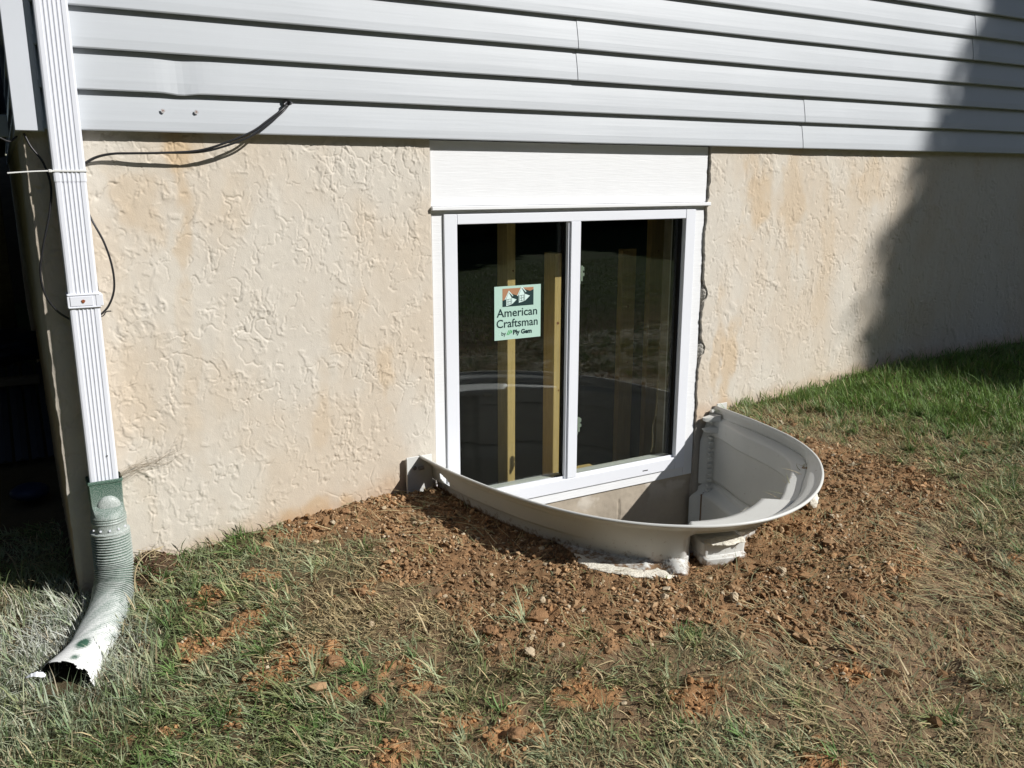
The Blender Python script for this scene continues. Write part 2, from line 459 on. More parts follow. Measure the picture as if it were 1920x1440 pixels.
def thin_v(x, y): return sstep(.0, .6, x) * sstep(-.5, -1.0, y)
def build_ground():
    def axis(lo, hi, segs):
        out = [lo]
        for a, b, st in segs:
            n = max(1, int(round((b - a) / st)))
            out += list(np.linspace(a, b, n + 1)[1:])
        return np.array(out)
    xs = axis(-70, 70, [(-70, -10, 6), (-10, -3, .5), (-3, -1.6, .06), (-1.6, -1.285, .01), (-1.285, 3.0, .0085), (3.0, 5.0, .025), (5, 10, .25), (10, 70, 6)])
    ys = axis(-70, 70, [(-70, -10, 6), (-10, -3.6, .4), (-3.6, -2.3, .05), (-2.3, .02, .0085), (.02, 2, .05), (2, 10, .5), (10, 70, 6)])
    X, Y = np.meshgrid(xs, ys)
    nx = len(xs); ny = len(ys)
    x = X.ravel().copy(); y = Y.ravel().copy()
    sd = np.full(x.shape, -1e9)
    box = (x > -.2) & (x < 1.6) & (y > -1.3) & (y < .1)
    P = np.vstack([WELL_POLY, [(1.43, .4), (-.08, .4)]])
    sd[box] = poly_sd(x[box], y[box], P)
    # snap the first ring inside the outline onto it
    sn = (sd > 0) & (sd < .0125)
    k = np.argmin((x[sn][:, None] - WPX[None]) ** 2 + (y[sn][:, None] - WPY[None]) ** 2, axis=1)
    ok = y[sn] < -.004
    xi = x[sn]; yi = y[sn]; xi[ok] = WPX[k][ok]; yi[ok] = WPY[k][ok]
    x[sn] = xi; y[sn] = yi
    deep = sd > .0126
    z = height(x, y)
    house = (x > -1.284) & (y > .0205)
    kill = (deep | house).reshape(ny, nx)
    I = np.arange(nx * ny).reshape(ny, nx)
    q = np.stack([I[:-1, :-1], I[:-1, 1:], I[1:, 1:], I[1:, :-1]], -1).reshape(-1, 4)
    kk = kill.ravel()
    bad = kk[q].any(1)
    # cells just outside the house footprint stay
    q = q[~bad]
    zn = zone(x, y)
    col = np.empty((len(x), 3))
    thatch = np.array([.115, .088, .05]); soil = np.array([.255, .15, .077]); clay = np.array([.36, .20, .095]); mud = np.array([.26, .175, .105]); far = np.array([.06, .085, .03])
    n = fbm(x * 3, y * 3, 51, 4)[:, None]; n2 = fbm(x * 26, y * 26, 52, 3)[:, None]
    col[:] = thatch * (1 + .35 * n)
    fd = sstep(2.5, 5, np.hypot(x - .5, y + .5))[:, None]
    col = col * (1 - fd) + far * (1 + .3 * n) * fd
    bd = (sstep(.10, -.22, fbm(x * 5, y * 5, 803, 4)) * (sstep(-1.0, -.35, x)) * (1 - .6 * sstep(1.5, 2.1, x + .3 * y + .6)) * (1 - zn['lush']))[:, None] * (1 - fd)
    col = col * (1 - .7 * bd) + np.array([.24, .16, .095]) * (1 + .25 * n2) * .7 * bd
    for nm, c in (('dry', np.array([.16, .11, .06])), ('mud', mud), ('soil', soil), ('clay', clay)):
        t = zn[nm][:, None]
        col = col * (1 - t) + c * (1 + .28 * n + .22 * n2) * t
    dk = (sstep(.05, .4, fbm(x * 6, y * 6, 63, 4)) * thin_v(x, y) * (1 - zn['soil']))[:, None]
    col = col * (1 - .6 * dk) + np.array([.075, .052, .035]) * .6 * dk
    red = sstep(.1, .6, fbm(x * 4, y * 4, 61, 3))[:, None] * zn['soil'][:, None]
    col = col * (1 - .5 * red) + clay * .95 * .5 * red
    pt = np.exp(-(((x + 1.075) / .10) ** 2 + ((y + .02) / .10) ** 2))[:, None].clip(0, 1)
    col = col * (1 - pt) + np.array([.055, .03, .02]) * pt
    V = np.stack([x, y, z], 1)
    used = np.zeros(len(V), bool); used[q.ravel()] = True
    re = np.cumsum(used) - 1
    o = mesh_np('ground', V[used], re[q], M['soil'], smooth=True, col=np.clip(col[used], .01, .9))
    tag(o, kind='structure')
build_ground()

# ------------------------------------------------------------------ house
HX0, HX1 = -1.285, 10.0
house = empty('house', (HX0, .3, -1.4), 'house with pale grey lap siding over a cream stucco foundation', 'house')

def stucco_height(x, z):
    wx = x + .035 * fbm(x * 7, z * 7, 71, 4); wz = z + .035 * fbm(x * 7, z * 7, 72, 4)
    h = .0022 * fbm(x * 3.2, z * 2.4, 73, 3) + .00035 * fbm(x * 22, z * 16, 74, 3)
    # knocked-down trowel edges: little cliffs along broken contour lines
    for i, (fx, fz, amp, thr, seed) in enumerate([(4.5, 3.0, .0022, .05, 80), (7, 4.6, .0019, -.12, 90), (11, 8, .0013, .20, 100), (17, 13, .0011, .22, 105), (28, 22, .0009, .30, 110), (6, 3.6, .0020, .26, 130), (5.2, 3.3, .0020, -.3, 134)]):
        n = fbm(wx * fx, wz * fz, seed, 6, .6)
        k = fbm(x * (3.3 + fx * .25), z * (3.0 + fx * .2), seed + 7, 4)
        dl = .35 / fx / 4
        g = (fbm((wx + dl) * fx, (wz + dl * .9) * fz, seed, 3, .6) - fbm(wx * fx, wz * fz, seed, 3, .6)) / .09
        msk = sstep(.06, .13, k) * (.12 + .88 * sstep(-.3, .9, g))
        e = .0024 * fx * 1.2
        h = h + amp * msk * sstep(thr, thr + e, n)
        # the plateau dies away gently so that only its edge reads
        h = h - amp * msk * .85 * sstep(thr + e, thr + e + .22, n)
        # thin dark slits
    # long thin ragged slits left by the trowel
    for fx, fz, thr, sd, amp in ((3.6, 2.4, .05, 301, .0046), (4.4, 3.0, -.22, 311, .0044), (5.6, 3.6, .18, 321, .0040), (3.9, 2.2, -.02, 331, .0040), (7.5, 5.2, .0, 341, .0034), (9.5, 7, .22, 351, .0030), (6.4, 3.8, -.30, 361, .0036)):
        n = fbm(wx * fx, wz * fz, sd, 4, .5)
        m2 = sstep(.10, .24, fbm(x * 5.2 + 9, z * 4.4, sd + 5, 4))
        h = h - .68 * amp * m2 * np.exp(-((n - thr) / (.0019 * fx)) ** 2) + .0005 * m2 * sstep(thr, thr + .004 * fx, n) * (1 - sstep(thr + .004 * fx, thr + .05 * fx, n))
    pit = sstep(.40, .5, fbm(x * 40, z * 34, 140, 2)) * sstep(.05, .2, fbm(x * 4, z * 4, 141, 2))
    return h - pit * .0014

def stucco_col(x, z):
    c = np.empty((len(x), 3))
    n = fbm(x * 1.6, z * 1.1, 201, 4)[:, None]; n2 = fbm(x * 6, z * 3, 202, 4)[:, None]; n3 = fbm(x * 9, z * 1.2, 203, 4)[:, None]
    a = np.array([.59, .515, .42]); b = np.array([.605, .56, .49]); o = np.array([.54, .375, .20]); w_ = np.array([.62, .575, .50])
    t = sstep(-.5, .5, n + .5 * n2)
    c = a * (1 - t) + b * t
    t = sstep(.15, .55, n2 * .6 + n3 * .6) * .55
    c = c * (1 - t) + w_ * t
    # ochre runs
    def blot(cx, cz, rx, rz, s):
        d = 1 - np.sqrt(((x - cx + .03 * fbm(x * 6, z * 3, 211, 3)) / rx) ** 2 + ((z - cz) / rz) ** 2)
        return (sstep(-.1, .6, d + .75 * fbm(x * 9, z * 6, 212, 5)) * s)[:, None]
    S = 0
    for q in [(-.865, -.05, .055, .11, .75), (-.87, -.28, .035, .3, .55), (-1.0, -.2, .09, .14, .38), (-.70, -.20, .06, .12, .18), (-.35, -.64, .05, .12, .28), (-.28, -.56, .05, .07, .22), (-.19, -.85, .04, .12, .38), (-.43, -.98, .05, .2, .25), (-.5, -1.32, .12, .05, .7), (-.38, -1.31, .05, .06, .6),
              (1.62, -.22, .10, .20, .6), (1.50, -.95, .06, .28, .65), (1.85, -.2, .1, .3, .4), (2.35, -.15, .15, .15, .4), (1.43, -.9, .04, .3, .5), (-.88, -.7, .04, .4, .2), (-1.05, -.8, .05, .4, .15), (2.1, -.5, .06, .4, .25)]:
        S = np.maximum(S, blot(*q)) if not np.isscalar(S) else blot(*q)
    S = S * .75
    c = c * (1 - S) + o * S
    # vertical straight edges of the two rain runs under the nail holes
    run = (sstep(.012, .0, np.abs(x + .845 + .0) - .055) * sstep(-.16, -.04, z) * .22)[:, None]
    c = c * (1 - run) + o * run
    # damp soil splash line along the grade
    g = base(x, np.zeros_like(x))
    s = (1 - sstep(.0, .09, z - g + .03 * fbm(x * 8, z * 8, 215, 3)))[:, None] * .45
    c = c * (1 - s) + np.array([.44, .27, .14]) * s
    # grey raw concrete low down in the well
    lo = ((x > -.09) & (x < 1.45)) * sstep(-1.20, -1.27, z + .02 * fbm(x * 9, z * 9, 216, 3))
    lo = lo[:, None]
    return np.clip(c * (1 - lo) + np.array([.34, .31, .27]) * lo, .02, .8)

def xe_right(z):
    e = 1.332 + .006 * fbm(z * 9, z * 0 + 3.3, 220, 3) + .004 * fbm(z * 40, z * 0 + 1.3, 221, 2)
    e = e - .010 * sstep(-.2, -.25, z)
    e = e + .026 * np.exp(-((z + .64) / .040) ** 2) + .028 * np.exp(-((z + .895) / .045) ** 2)
    return e

def stucco_patch(name, xs, zs, left=None, right=None):
    X, Z = np.meshgrid(xs, zs)
    x = X.ravel().copy(); z = Z.ravel().copy()
    if left is not None:
        t = 1 - np.clip((x - xs[0]) / .12, 0, 1)
        x = x + (left(z) - xs[0]) * t
    h = stucco_height(x, z)
    if right is None and left is None:                        # ragged outside corner of the house
        t = 1 - sstep(0, .018, x - xs[0])
        h = h * (1 - t)
        x = x + t * .004 * fbm(z * 14, z * 0 + 7.7, 231, 4)
        h = h - t * .006
    y = -h + .002
    V = np.stack([x, y, z], 1)
    nx, nz = len(xs), len(zs)
    I = np.arange(nx * nz).reshape(nz, nx)
    F = np.stack([I[:-1, :-1], I[:-1, 1:], I[1:, 1:], I[1:, :-1]], -1).reshape(-1, 4)
    col = stucco_col(x, z)
    # returns at the cut edges
    extra = []; ef = []
    for colidx in (0, nx - 1):
        b = len(V) + len(extra)
        ids = I[:, colidx]
        for i in ids: extra.append((V[i][0] + (.004 if colidx == 0 else -.0), .05, V[i][2]))
        for j in range(nz - 1):
            ef.append([ids[j], ids[j + 1], b + j + 1, b + j] if colidx == 0 else [ids[j], b + j, b + j + 1, ids[j + 1]])
    V2 = np.vstack([V, np.array(extra)]); col2 = np.vstack([col, np.tile([[.42, .39, .35]], (len(extra), 1))])
    F2 = np.vstack([F, np.array(ef)])
    return mesh_np(name, V2, F2, M['stucco'], house, smooth=True, col=col2)

zs = np.arange(-1.62, .045, .0028)
stucco_patch('foundation_wall', np.arange(HX0, -.0035, .0028), zs)
xr = np.r_[1.332 + np.r_[np.arange(0, 1.5, .0036), np.arange(1.5, 3.0, .006)], np.arange(4.36, 10.01, .06)]
zr = np.r_[np.linspace(-2.4, -1.35, 60)[:-1], np.arange(-1.35, .045, .0036)]
o = stucco_patch('foundation_wall', xr, zr, left=xe_right)
# concrete wall under the window, with a crack
def concrete_wall():
    xs = np.arange(-.10, 1.46, .006); z2 = np.arange(-2.4, -1.478, .006)
    X, Z = np.meshgrid(xs, z2); x = X.ravel(); z = Z.ravel()
    h = .004 * fbm(x * 4, z * 4, 301, 4) + .0015 * fbm(x * 30, z * 30, 302, 3)
    cr = np.exp(-((x - .905 - .004 * fbm(z * 30, z * 0, 303, 2)) / .0035) ** 2) * sstep(-1.70, -1.66, z) * (1 - sstep(-1.56, -1.54, z))
    h = h - .012 * cr
    h = h - .02 * sstep(-.02, -.06, x) - .02 * sstep(1.36, 1.40, x)
    V = np.stack([x, .022 - h, z], 1); nx, nz = len(xs), len(z2)
    I = np.arange(nx * nz).reshape(nz, nx)
    F = np.stack([I[:-1, :-1], I[:-1, 1:], I[1:, 1:], I[1:, :-1]], -1).reshape(-1, 4)
    n = fbm(x * 6, z * 6, 304, 4)[:, None]
    t = sstep(.15, .45, n + .3 * fbm(x * 20, z * 20, 306, 3)[:, None]) * sstep(-1.62, -1.5, z)[:, None]
    col = np.array([.40, .345, .275]) * (1 + .25 * fbm(x * 3, z * 2, 305, 3)[:, None]) * (1 - t) + np.array([.55, .50, .43]) * t
    mesh_np('concrete_wall', V, F, M['stucco'], house, smooth=True, col=np.clip(col, .05, .7))
concrete_wall()
# wall core behind the stucco (with the window opening) and the side and back walls
m = MB()
m.box(HX0 + .006, -.002, .03, .22, -2.6, .3)
m.box(1.345, HX1, .055, .22, -2.6, .3)
m.box(-.002, 1.345, .045, .22, -2.6, -1.482)
m.box(-.002, 1.345, .045, .22, -.232, .3)
m.box(-.002, .043, .045, .22, -1.482, -.232)
m.box(1.267, 1.345, .055, .22, -1.482, -.232)
m.build('wall_core', M['concrete'], house)
def side_wall():
    ys = np.r_[np.arange(0.0, 1.2, .008), np.arange(1.2, 8.01, .06)]; z2 = np.arange(-1.7, .12, .008)
    Y, Z = np.meshgrid(ys, z2); y = Y.ravel(); z = Z.ravel()
    h = stucco_height(y + 30, z)
    t = 1 - sstep(0, .02, y)
    x = HX0 - h * (1 - t) + t * .004 * fbm(z * 14, z * 0 + 7.7, 231, 4)
    V = np.stack([x, y + .006 * t + .002, z], 1); nx, nz = len(ys), len(z2)
    I = np.arange(nx * nz).reshape(nz, nx)
    F = np.stack([I[:-1, 1:], I[:-1, :-1], I[1:, :-1], I[1:, 1:]], -1).reshape(-1, 4)
    mesh_np('foundation_wall', V, F, M['stucco'], house, smooth=True, col=stucco_col(y + 30, z))
side_wall()
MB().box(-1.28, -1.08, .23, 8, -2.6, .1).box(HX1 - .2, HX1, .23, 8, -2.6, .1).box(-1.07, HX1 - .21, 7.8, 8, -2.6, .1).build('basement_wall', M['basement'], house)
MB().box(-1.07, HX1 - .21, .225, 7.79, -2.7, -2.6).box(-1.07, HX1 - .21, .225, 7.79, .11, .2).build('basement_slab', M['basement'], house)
MB().box(HX0 + .02, HX1, .03, 8, .31, 2.9).build('wall_sheathing', M['deckwood'], house)

# lap siding: each panel is two courses high, 0.1143 m exposure
EXP = .1143
def siding_panel(k0, x0, x1, proud, name='siding_panel'):
    xs = np.unique(np.r_[np.arange(x0, min(x1, 4.2), .02), x1])
    prof = []
    for c in (0, 1):
        z0 = c * EXP
        prof += [(-.009, z0 + .0005), (-.0300, z0 + .0), (-.0318, z0 + .0035), (-.0285, z0 + .03), (-.0205, z0 + .07), (-.0105, z0 + EXP - .0005)]
    prof = np.array(prof); npf = len(prof)
    V = np.empty((len(xs), npf, 3))
    z_off = k0 * EXP
    wav = .0014 * fbm(xs * 1.3, xs * 0 + k0 * 3.1, 400 + k0, 3)
    for i, (py, pz) in enumerate(prof):
        z = z_off + pz
        yy = py - proud + wav * (1 if pz > 0 else .7) + .0012 * noise(xs * 2.2, xs * 0 + z * 9, 411)
        zz = z + .0010 * fbm(xs * .9, xs * 0 + k0, 420, 2)
        if k0 == 0:      # dent in the butt of the second course
            d = np.exp(-((xs + .845) / .035) ** 2)
            if abs(pz - EXP) < .02 and i > 5: zz = zz - .006 * d; yy = yy + .004 * d
            if pz > EXP + .02: yy = yy + .004 * np.exp(-((xs + .845) / .05) ** 2)
            if abs(pz - EXP * .999) < .004 and i <= 5: yy = yy
        V[:, i] = np.stack([xs, yy, zz], 1)
    n = len(xs)
    I = np.arange(n * npf).reshape(n, npf)
    F = np.stack([I[:-1, :-1], I[1:, :-1], I[1:, 1:], I[:-1, 1:]], -1).reshape(-1, 4).tolist()
    Vl = V.reshape(-1, 3).tolist()
    # turned ends
    for e in (0, n - 1):
        b = len(Vl)
        for i in range(npf): Vl.append([V[e, i, 0], V[e, i, 1] + .003, V[e, i, 2]])
        for i in range(npf - 1): F.append([int(I[e, i]), int(I[e, i + 1]), b + i + 1, b + i])
    F = np.array(F)
    o = mesh_np(name, np.array(Vl), F, M['siding'], house, smooth=False)
    return o
seams = {0: 1.853, 2: .607, 4: 3.032, 6: 1.3, 8: 2.4, 10: .2, 12: 3.3, 14: 1.5, 16: .7, 18: 2.6, 20: 1.9, 22: .4}
for k0, xs_ in seams.items():
    siding_panel(k0, -1.255, xs_ + .012, .0)
    siding_panel(k0, xs_, HX1, .0022)
# side wall siding
m = MB()
for k in range(24):
    z0 = k * EXP
    m.add([(HX0 - .001, .0, z0), (HX0 - .016, .0, z0), (HX0 - .003, .0, z0 + EXP), (HX0 - .001, 8, z0), (HX0 - .016, 8, z0), (HX0 - .003, 8, z0 + EXP)], [[0, 1, 4, 3], [1, 2, 5, 4], [0, 2, 1], [3, 4, 5]])
m.build('side_siding', M['siding'], house)
# outside corner post
m = MB()
m.bbox(-1.304, -1.232, -.034, -.0, -.006, 2.8, .002).bbox(-1.304, -1.29, .0, .07, -.006, 2.8, .002)
m.box(-1.232, -1.2285, -.029, -.006, -.006, 2.8)
m.build('corner_post', M['post'], house)
# starter strip / dark gap under the siding, roof slab
MB().box(-1.25, HX1, -.012, .02, .004, .012).build('starter_strip', M['post'], house)
MB().box(-2.0, HX1 + .4, -.45, 8.5, 2.9, 3.1).build('roof', M['deckwood'], house)
# two old fixing holes with rust halos, and the round drilled hole for the cables
def blob_disc(name, cx, y, cz, r, mt, seed, parent, th=.0008, squash=1.0):
    m = MB(); n = 22; V = []; 
    for yy in (y, y + th):
        for i in range(n):
            a = 2 * math.pi * i / n
            rr = r * (1 + .10 * math.sin(3 * a + seed) + .07 * math.sin(5 * a + seed * 2.3))
            V.append((cx + rr * math.cos(a), yy, cz + rr * squash * math.sin(a)))
    F = [list(range(n))[::-1], list(range(n, 2 * n))] + [[i, (i + 1) % n, n + (i + 1) % n, n + i] for i in range(n)]
    return m.add(V, F).build(name, mt, parent)
M['scuff'] = mat('rust_halo', (.42, .40, .40), .8, .2, vary=(120, .25))
for cx, sd_ in ((-.903, 1.0), (-.806, 2.2)):
    blob_disc('nail_hole', cx, -.0300, .062, .0062, M['scuff'], sd_, house)
    blob_disc('nail_hole', cx, -.0306, .0625, .0016, M['rust'], sd_ + 1, house)
blob_disc('cable_hole', -.522, -.0245, .100, .012, M['dark'], .6, house, .0006)
# broken mortar where the trim meets the stucco
def mortar(cx, cz, rx, rz, seed):
    n = 16; V = []; F = []
    for j in range(n + 1):
        for i in range(n + 1):
            u = i / n * 2 - 1; v = j / n * 2 - 1
            r = math.sqrt(u * u + v * v)
            x = cx + u * rx * (1 if abs(v) < .2 else math.sqrt(max(0, 1 - v * v * .8))); z = cz + v * rz
            hh = .014 * max(0, 1 - r ** 2) + .006 * float(fbm(np.array([x * 70]), np.array([z * 70]), seed, 3)[0])
            V.append((x, .018 - hh, z))
    for j in range(n):
        for i in range(n):
            a = j * (n + 1) + i; F.append([a, a + 1, a + n + 2, a + n + 1])
    b = len(V); V.append((cx, .04, cz))
    ring = [i for i in range(n + 1)] + [(j + 1) * (n + 1) + n for j in range(n)] + [n * (n + 1) + n - 1 - i for i in range(n)] + [(n - 1 - j) * (n + 1) for j in range(n - 1)]
    for a, c in zip(ring, ring[1:] + ring[:1]): F.append([c, a, b])
    MB().add(V, F).build('mortar_patch', M['mortar'], house)
mortar(1.340, -.635, .020, .048, 501)
mortar(1.342, -.895, .024, .050, 502)
MB().bbox(1.321, 1.330, .030, .06, -1.48, -.24, .001).build('caulk_joint', M['mortar'], house)

# ------------------------------------------------------------------ window
win = empty('window', (.655, .03, -1.45), 'white sliding basement window with white trim above the window well', 'window')
m = MB()
m.bbox(.0, 1.322, .012, .044, -.236, -.002, .0015)
m.build('head_trim', M['trim'], win)
MB().box(.0, 1.322, .016, .044, -.2655, -.2515).build('head_filler', M['trim'], win)
MB().bbox(-.006, 1.333, -.012, .044, -.251, -.237, .002).build('drip_cap', M['trim'], win)
MB().bbox(.0, .0455, .012, .044, -1.4905, -.2660, .0015).build('side_trim', M['trim'], win)
MB().bbox(1.2645, 1.318, .012, .044, -1.4905, -.2660, .0015).build('side_trim', M['trim'], win)
MB().bbox(.0465, 1.2635, .012, .044, -1.4905, -1.4495, .0015).build('sill_trim', M['trim'], win)
# vinyl frame: mitred look, outer flange and stepped inner lip
m = MB()
FX0, FX1, FZ0, FZ1 = .047, 1.263, -1.448, -.266
m.bbox(FX0, FX0 + .055, .003, .10, FZ0, FZ1, .002)
m.bbox(FX1 - .055, FX1, .003, .10, FZ0, FZ1, .002)
m.bbox(FX0 + .0552, FX1 - .0552, .0035, .10, FZ1 - .038, FZ1, .002)
m.bbox(FX0 + .0552, FX1 - .0552, .0035, .10, FZ0, FZ0 + .055, .002)
m.build('frame', M['frame'], win)
MB().bbox(FX0 + .0555, FX1 - .0555, .020, .028, FZ0 + .0552, FZ0 + .064, .001).build('sill_track', M['frame'], win)
MB().box(FX0 + .0552, .606, .034, .044, FZ1 - .0405, FZ1 - .0382).box(.662, FX1 - .0552, .034, .044, FZ1 - .0405, FZ1 - .0382).build('gasket', M['gasket'], win)
# meeting stile (front) and the darker one behind it
MB().bbox(.612, .660, .004, .030, -1.392, -.304, .002).build('meeting_stile', M['frame'], win)
MB().bbox(.603, .6115, .012, .030, -1.392, -.304, .0015).build('meeting_stile', M['frame'], win)
MB().bbox(.608, .640, .045, .070, -1.385, -.306, .002).build('rear_stile', M['gasket'], win)
MB().bbox(1.200, 1.2076, .026, .06, -1.385, -.306, .001).bbox(1.190, 1.1985, .05, .07, -1.385, -.306, .001).build('screen_track', M['gasket'], win)
MB().bbox(.568, .612, .022, .044, -1.392, -1.383, .001).build('sash_guide', M['gasket'], win)
MB().box(FX0 + .0553, .611, .050, .056, -1.391, -.3045).build('glass_pane', M['glass'], win)
MB().box(.6605, FX1 - .0553, .036, .042, -1.391, -.3045).build('glass_pane', M['glass'], win)
for z0, z1 in ((-.552, -.488), (-1.205, -1.140)):
    MB().bbox(.688, .700, .044, .056, z0, z1, .001).bbox(.700, .709, .046, .054, z0 + .02, z0 + .034, .001).bbox(.700, .708, .046, .054, z0 + .042, z1 - .006, .001).bbox(.684, .692, .046, .054, z0 - .012, z0 + .01, .001).build('sash_latch', M['clip'], win)

for wx_ in (.30, 1.02): MB().bbox(wx_, wx_ + .030, .0022, .0045, -1.4285, -1.4245, .0005).build('weep_slot', M['gasket'], win)
# sticker on the left pane
st = empty('sticker', (.36, .047, -.65), 'pale green maker\'s sticker with black lettering stuck on the left window pane', 'sticker')
SX0, SX1, SZ0, SZ1 = .2825, .4970, -.7675, -.5520
SY = .0480
MB().box(SX0, SX1, SY, SY + .0006, SZ0, SZ1).build('backing', M['sticker'], st)
def spoly(pts, y, mt, name, parent=st):
    """pts in sticker units 0..1 (x right, y up)"""
    P = [(SX0 + a * (SX1 - SX0), SZ0 + b * (SZ1 - SZ0)) for a, b in pts]
    n = len(P)
    V = [(x, y, z) for x, z in P] + [(x, y + .0002, z) for x, z in P]
    return MB().add(V, [list(range(n)), list(range(n, 2 * n))[::-1]] + [[i, n + i, n + (i + 1) % n, (i + 1) % n] for i in range(n)]).build(name, mt, parent)
pic = spoly([(.17, .62), (.84, .62), (.84, .955), (.17, .955)], SY - .0003, M['ink_tan'], 'picture')
def part_poly(lst, y, mt, name, parent):
    m = MB()
    for pts in lst:
        P = [(SX0 + a * (SX1 - SX0), SZ0 + b * (SZ1 - SZ0)) for a, b in pts]; n = len(P)
        V = [(x, y, z) for x, z in P] + [(x, y + .0002, z) for x, z in P]
        m.add(V, [list(range(n)), list(range(n, 2 * n))[::-1]] + [[i, n + i, n + (i + 1) % n, (i + 1) % n] for i in range(n)])
    return m.build(name, mt, parent)
part_poly([[(.17, .62), (.84, .62), (.84, .91), (.76, .885), (.58, .945), (.50, .81), (.30, .875), (.20, .74), (.17, .74)]], SY - .0006, M['ink'], 'roof_shapes', pic)
def dormer(ox, oy, s):
    T = lambda P: [(ox + a * s, oy + b * s) for a, b in P]
    return [T([(0, 0), (.12, .03), (.12, .17), (.06, .27), (0, .15)]), T([(.13, .03), (.24, .12), (.13, .16)]),
            T([(-.04, .13), (-.02, .13), (.062, .28), (.15, .19), (.16, .205), (.06, .31)])]
L = dormer(.25, .63, .92) + dormer(.52, .675, 1.0)
part_poly(L, SY - .0009, M['ink_pale'], 'dormers', pic)
win_l = []
for ox, oy, s in ((.25, .63, .92), (.52, .675, 1.0)):
    T = lambda P: [(ox + a * s, oy + b * s) for a, b in P]
    win_l += [T([(.015, .03), (.022, .03), (.022, .135), (.015, .135)]), T([(.055, .03), (.062, .03), (.062, .14), (.055, .14)]), T([(.100, .04), (.107, .04), (.107, .145), (.100, .145)]),
              T([(.015, .03), (.107, .04), (.107, .047), (.015, .037)]), T([(.015, .08), (.107, .088), (.107, .095), (.015, .087)]), T([(.015, .13), (.107, .138), (.107, .145), (.015, .137)])]
part_poly(win_l[:6], SY - .0012, M['ink'], 'dormer_window', pic); part_poly(win_l[6:], SY - .0012, M['ink'], 'dormer_window', pic)
def text(s, x, z, size, mt, name, width=None, bold=0, parent=st):
    cu = bpy.data.curves.new(name, 'FONT'); cu.body = s; cu.size = size; cu.align_x = 'LEFT'; cu.offset = bold; cu.extrude = .0001; cu.resolution_u = 3
    o = bpy.data.objects.new('tmp', cu); COL.objects.link(o)
    bpy.context.view_layer.update()
    me = bpy.data.meshes.new_from_object(o.evaluated_get(bpy.context.evaluated_depsgraph_get()))
    bpy.data.objects.remove(o)
    V = np.array([v.co[:] for v in me.vertices]); F = [list(p.vertices) for p in me.polygons]
    bpy.data.meshes.remove(me)
    sx = 1 if width is None else width / (V[:, 0].max() - V[:, 0].min())
    V = np.stack([x + (V[:, 0] - V[:, 0].min()) * sx, SY - .0004 - V[:, 2] * 1, z + V[:, 1]], 1)
    return mesh_np(name, V, F, mt, parent)
text('American', .2925, -.6745, .047, M['ink'], 'lettering', .188, .0006)
text('Craftsman', .2915, -.7175, .047, M['ink'], 'lettering', .192, .0006)
text('by', .3145, -.7495, .022, M['ink'], 'lettering', .020, .0003)
text('Ply Gem', .3675, -.7480, .025, M['ink'], 'lettering', .088, .0012)
part_poly([[(.255, .085), (.30, .175), (.315, .175), (.275, .085)], [(.29, .085), (.335, .18), (.35, .175), (.31, .085)], [(.33, .10), (.365, .175), (.38, .15), (.36, .11), (.335, .115)]], SY - .0004, M['ink_green'], 'leaf_mark', st)

# studs standing in the basement behind the window
def stud(label, x0, x1, y0, y1, top):
    s = empty('wall_stud', (x0, y0, -2.6), label, 'stud', 'wooden studs inside the basement')
    o = MB().bbox(x0, x1, y0, y1, -2.6, top, .002).build('board', M['wood'], s)
    blob_disc('knot', (x0 + x1) / 2, y0 - .0006, top - .31, .006, M['rust'], 2.0, s)
    blob_disc('knot', (x0 + x1) / 2 + .008, y0 - .0006, top - .62, .004, M['rust'], 4.0, s)
stud('tallest yellow stud behind the left pane, crossing behind the sticker', .472, .512, .28, .37, .10)
stud('yellow stud just left of the white middle bar, shorter than the one by the sticker', .712, .750, .28, .37, -.455)
stud('dim square-topped stud behind the right pane, nearest the middle bar', 1.47, 1.562, .80, .84, -.50)
stud('faintest dim stud at the far right of the right pane', 1.675, 1.765, .82, .86, .10)
lm = empty('lumber_offcut', (.9, .2, -1.39), 'short pale board lying on the inner sill behind the right pane', 'board')
MB().bbox(.70, .835, .10, .16, -1.44, -1.405, .002).build('board', M['wood'], lm)
iw = MB().tube(spline([(1.20, .14, -1.05), (1.19, .13, -1.2), (1.165, .12, -1.27), (1.16, .11, -1.35), (1.15, .11, -1.385)], 8), .004, 6).build('hanging_wire', M['straw'], None, True)
tag(iw, 'thin pale wire hanging inside the right pane near its lower right corner', 'wire')

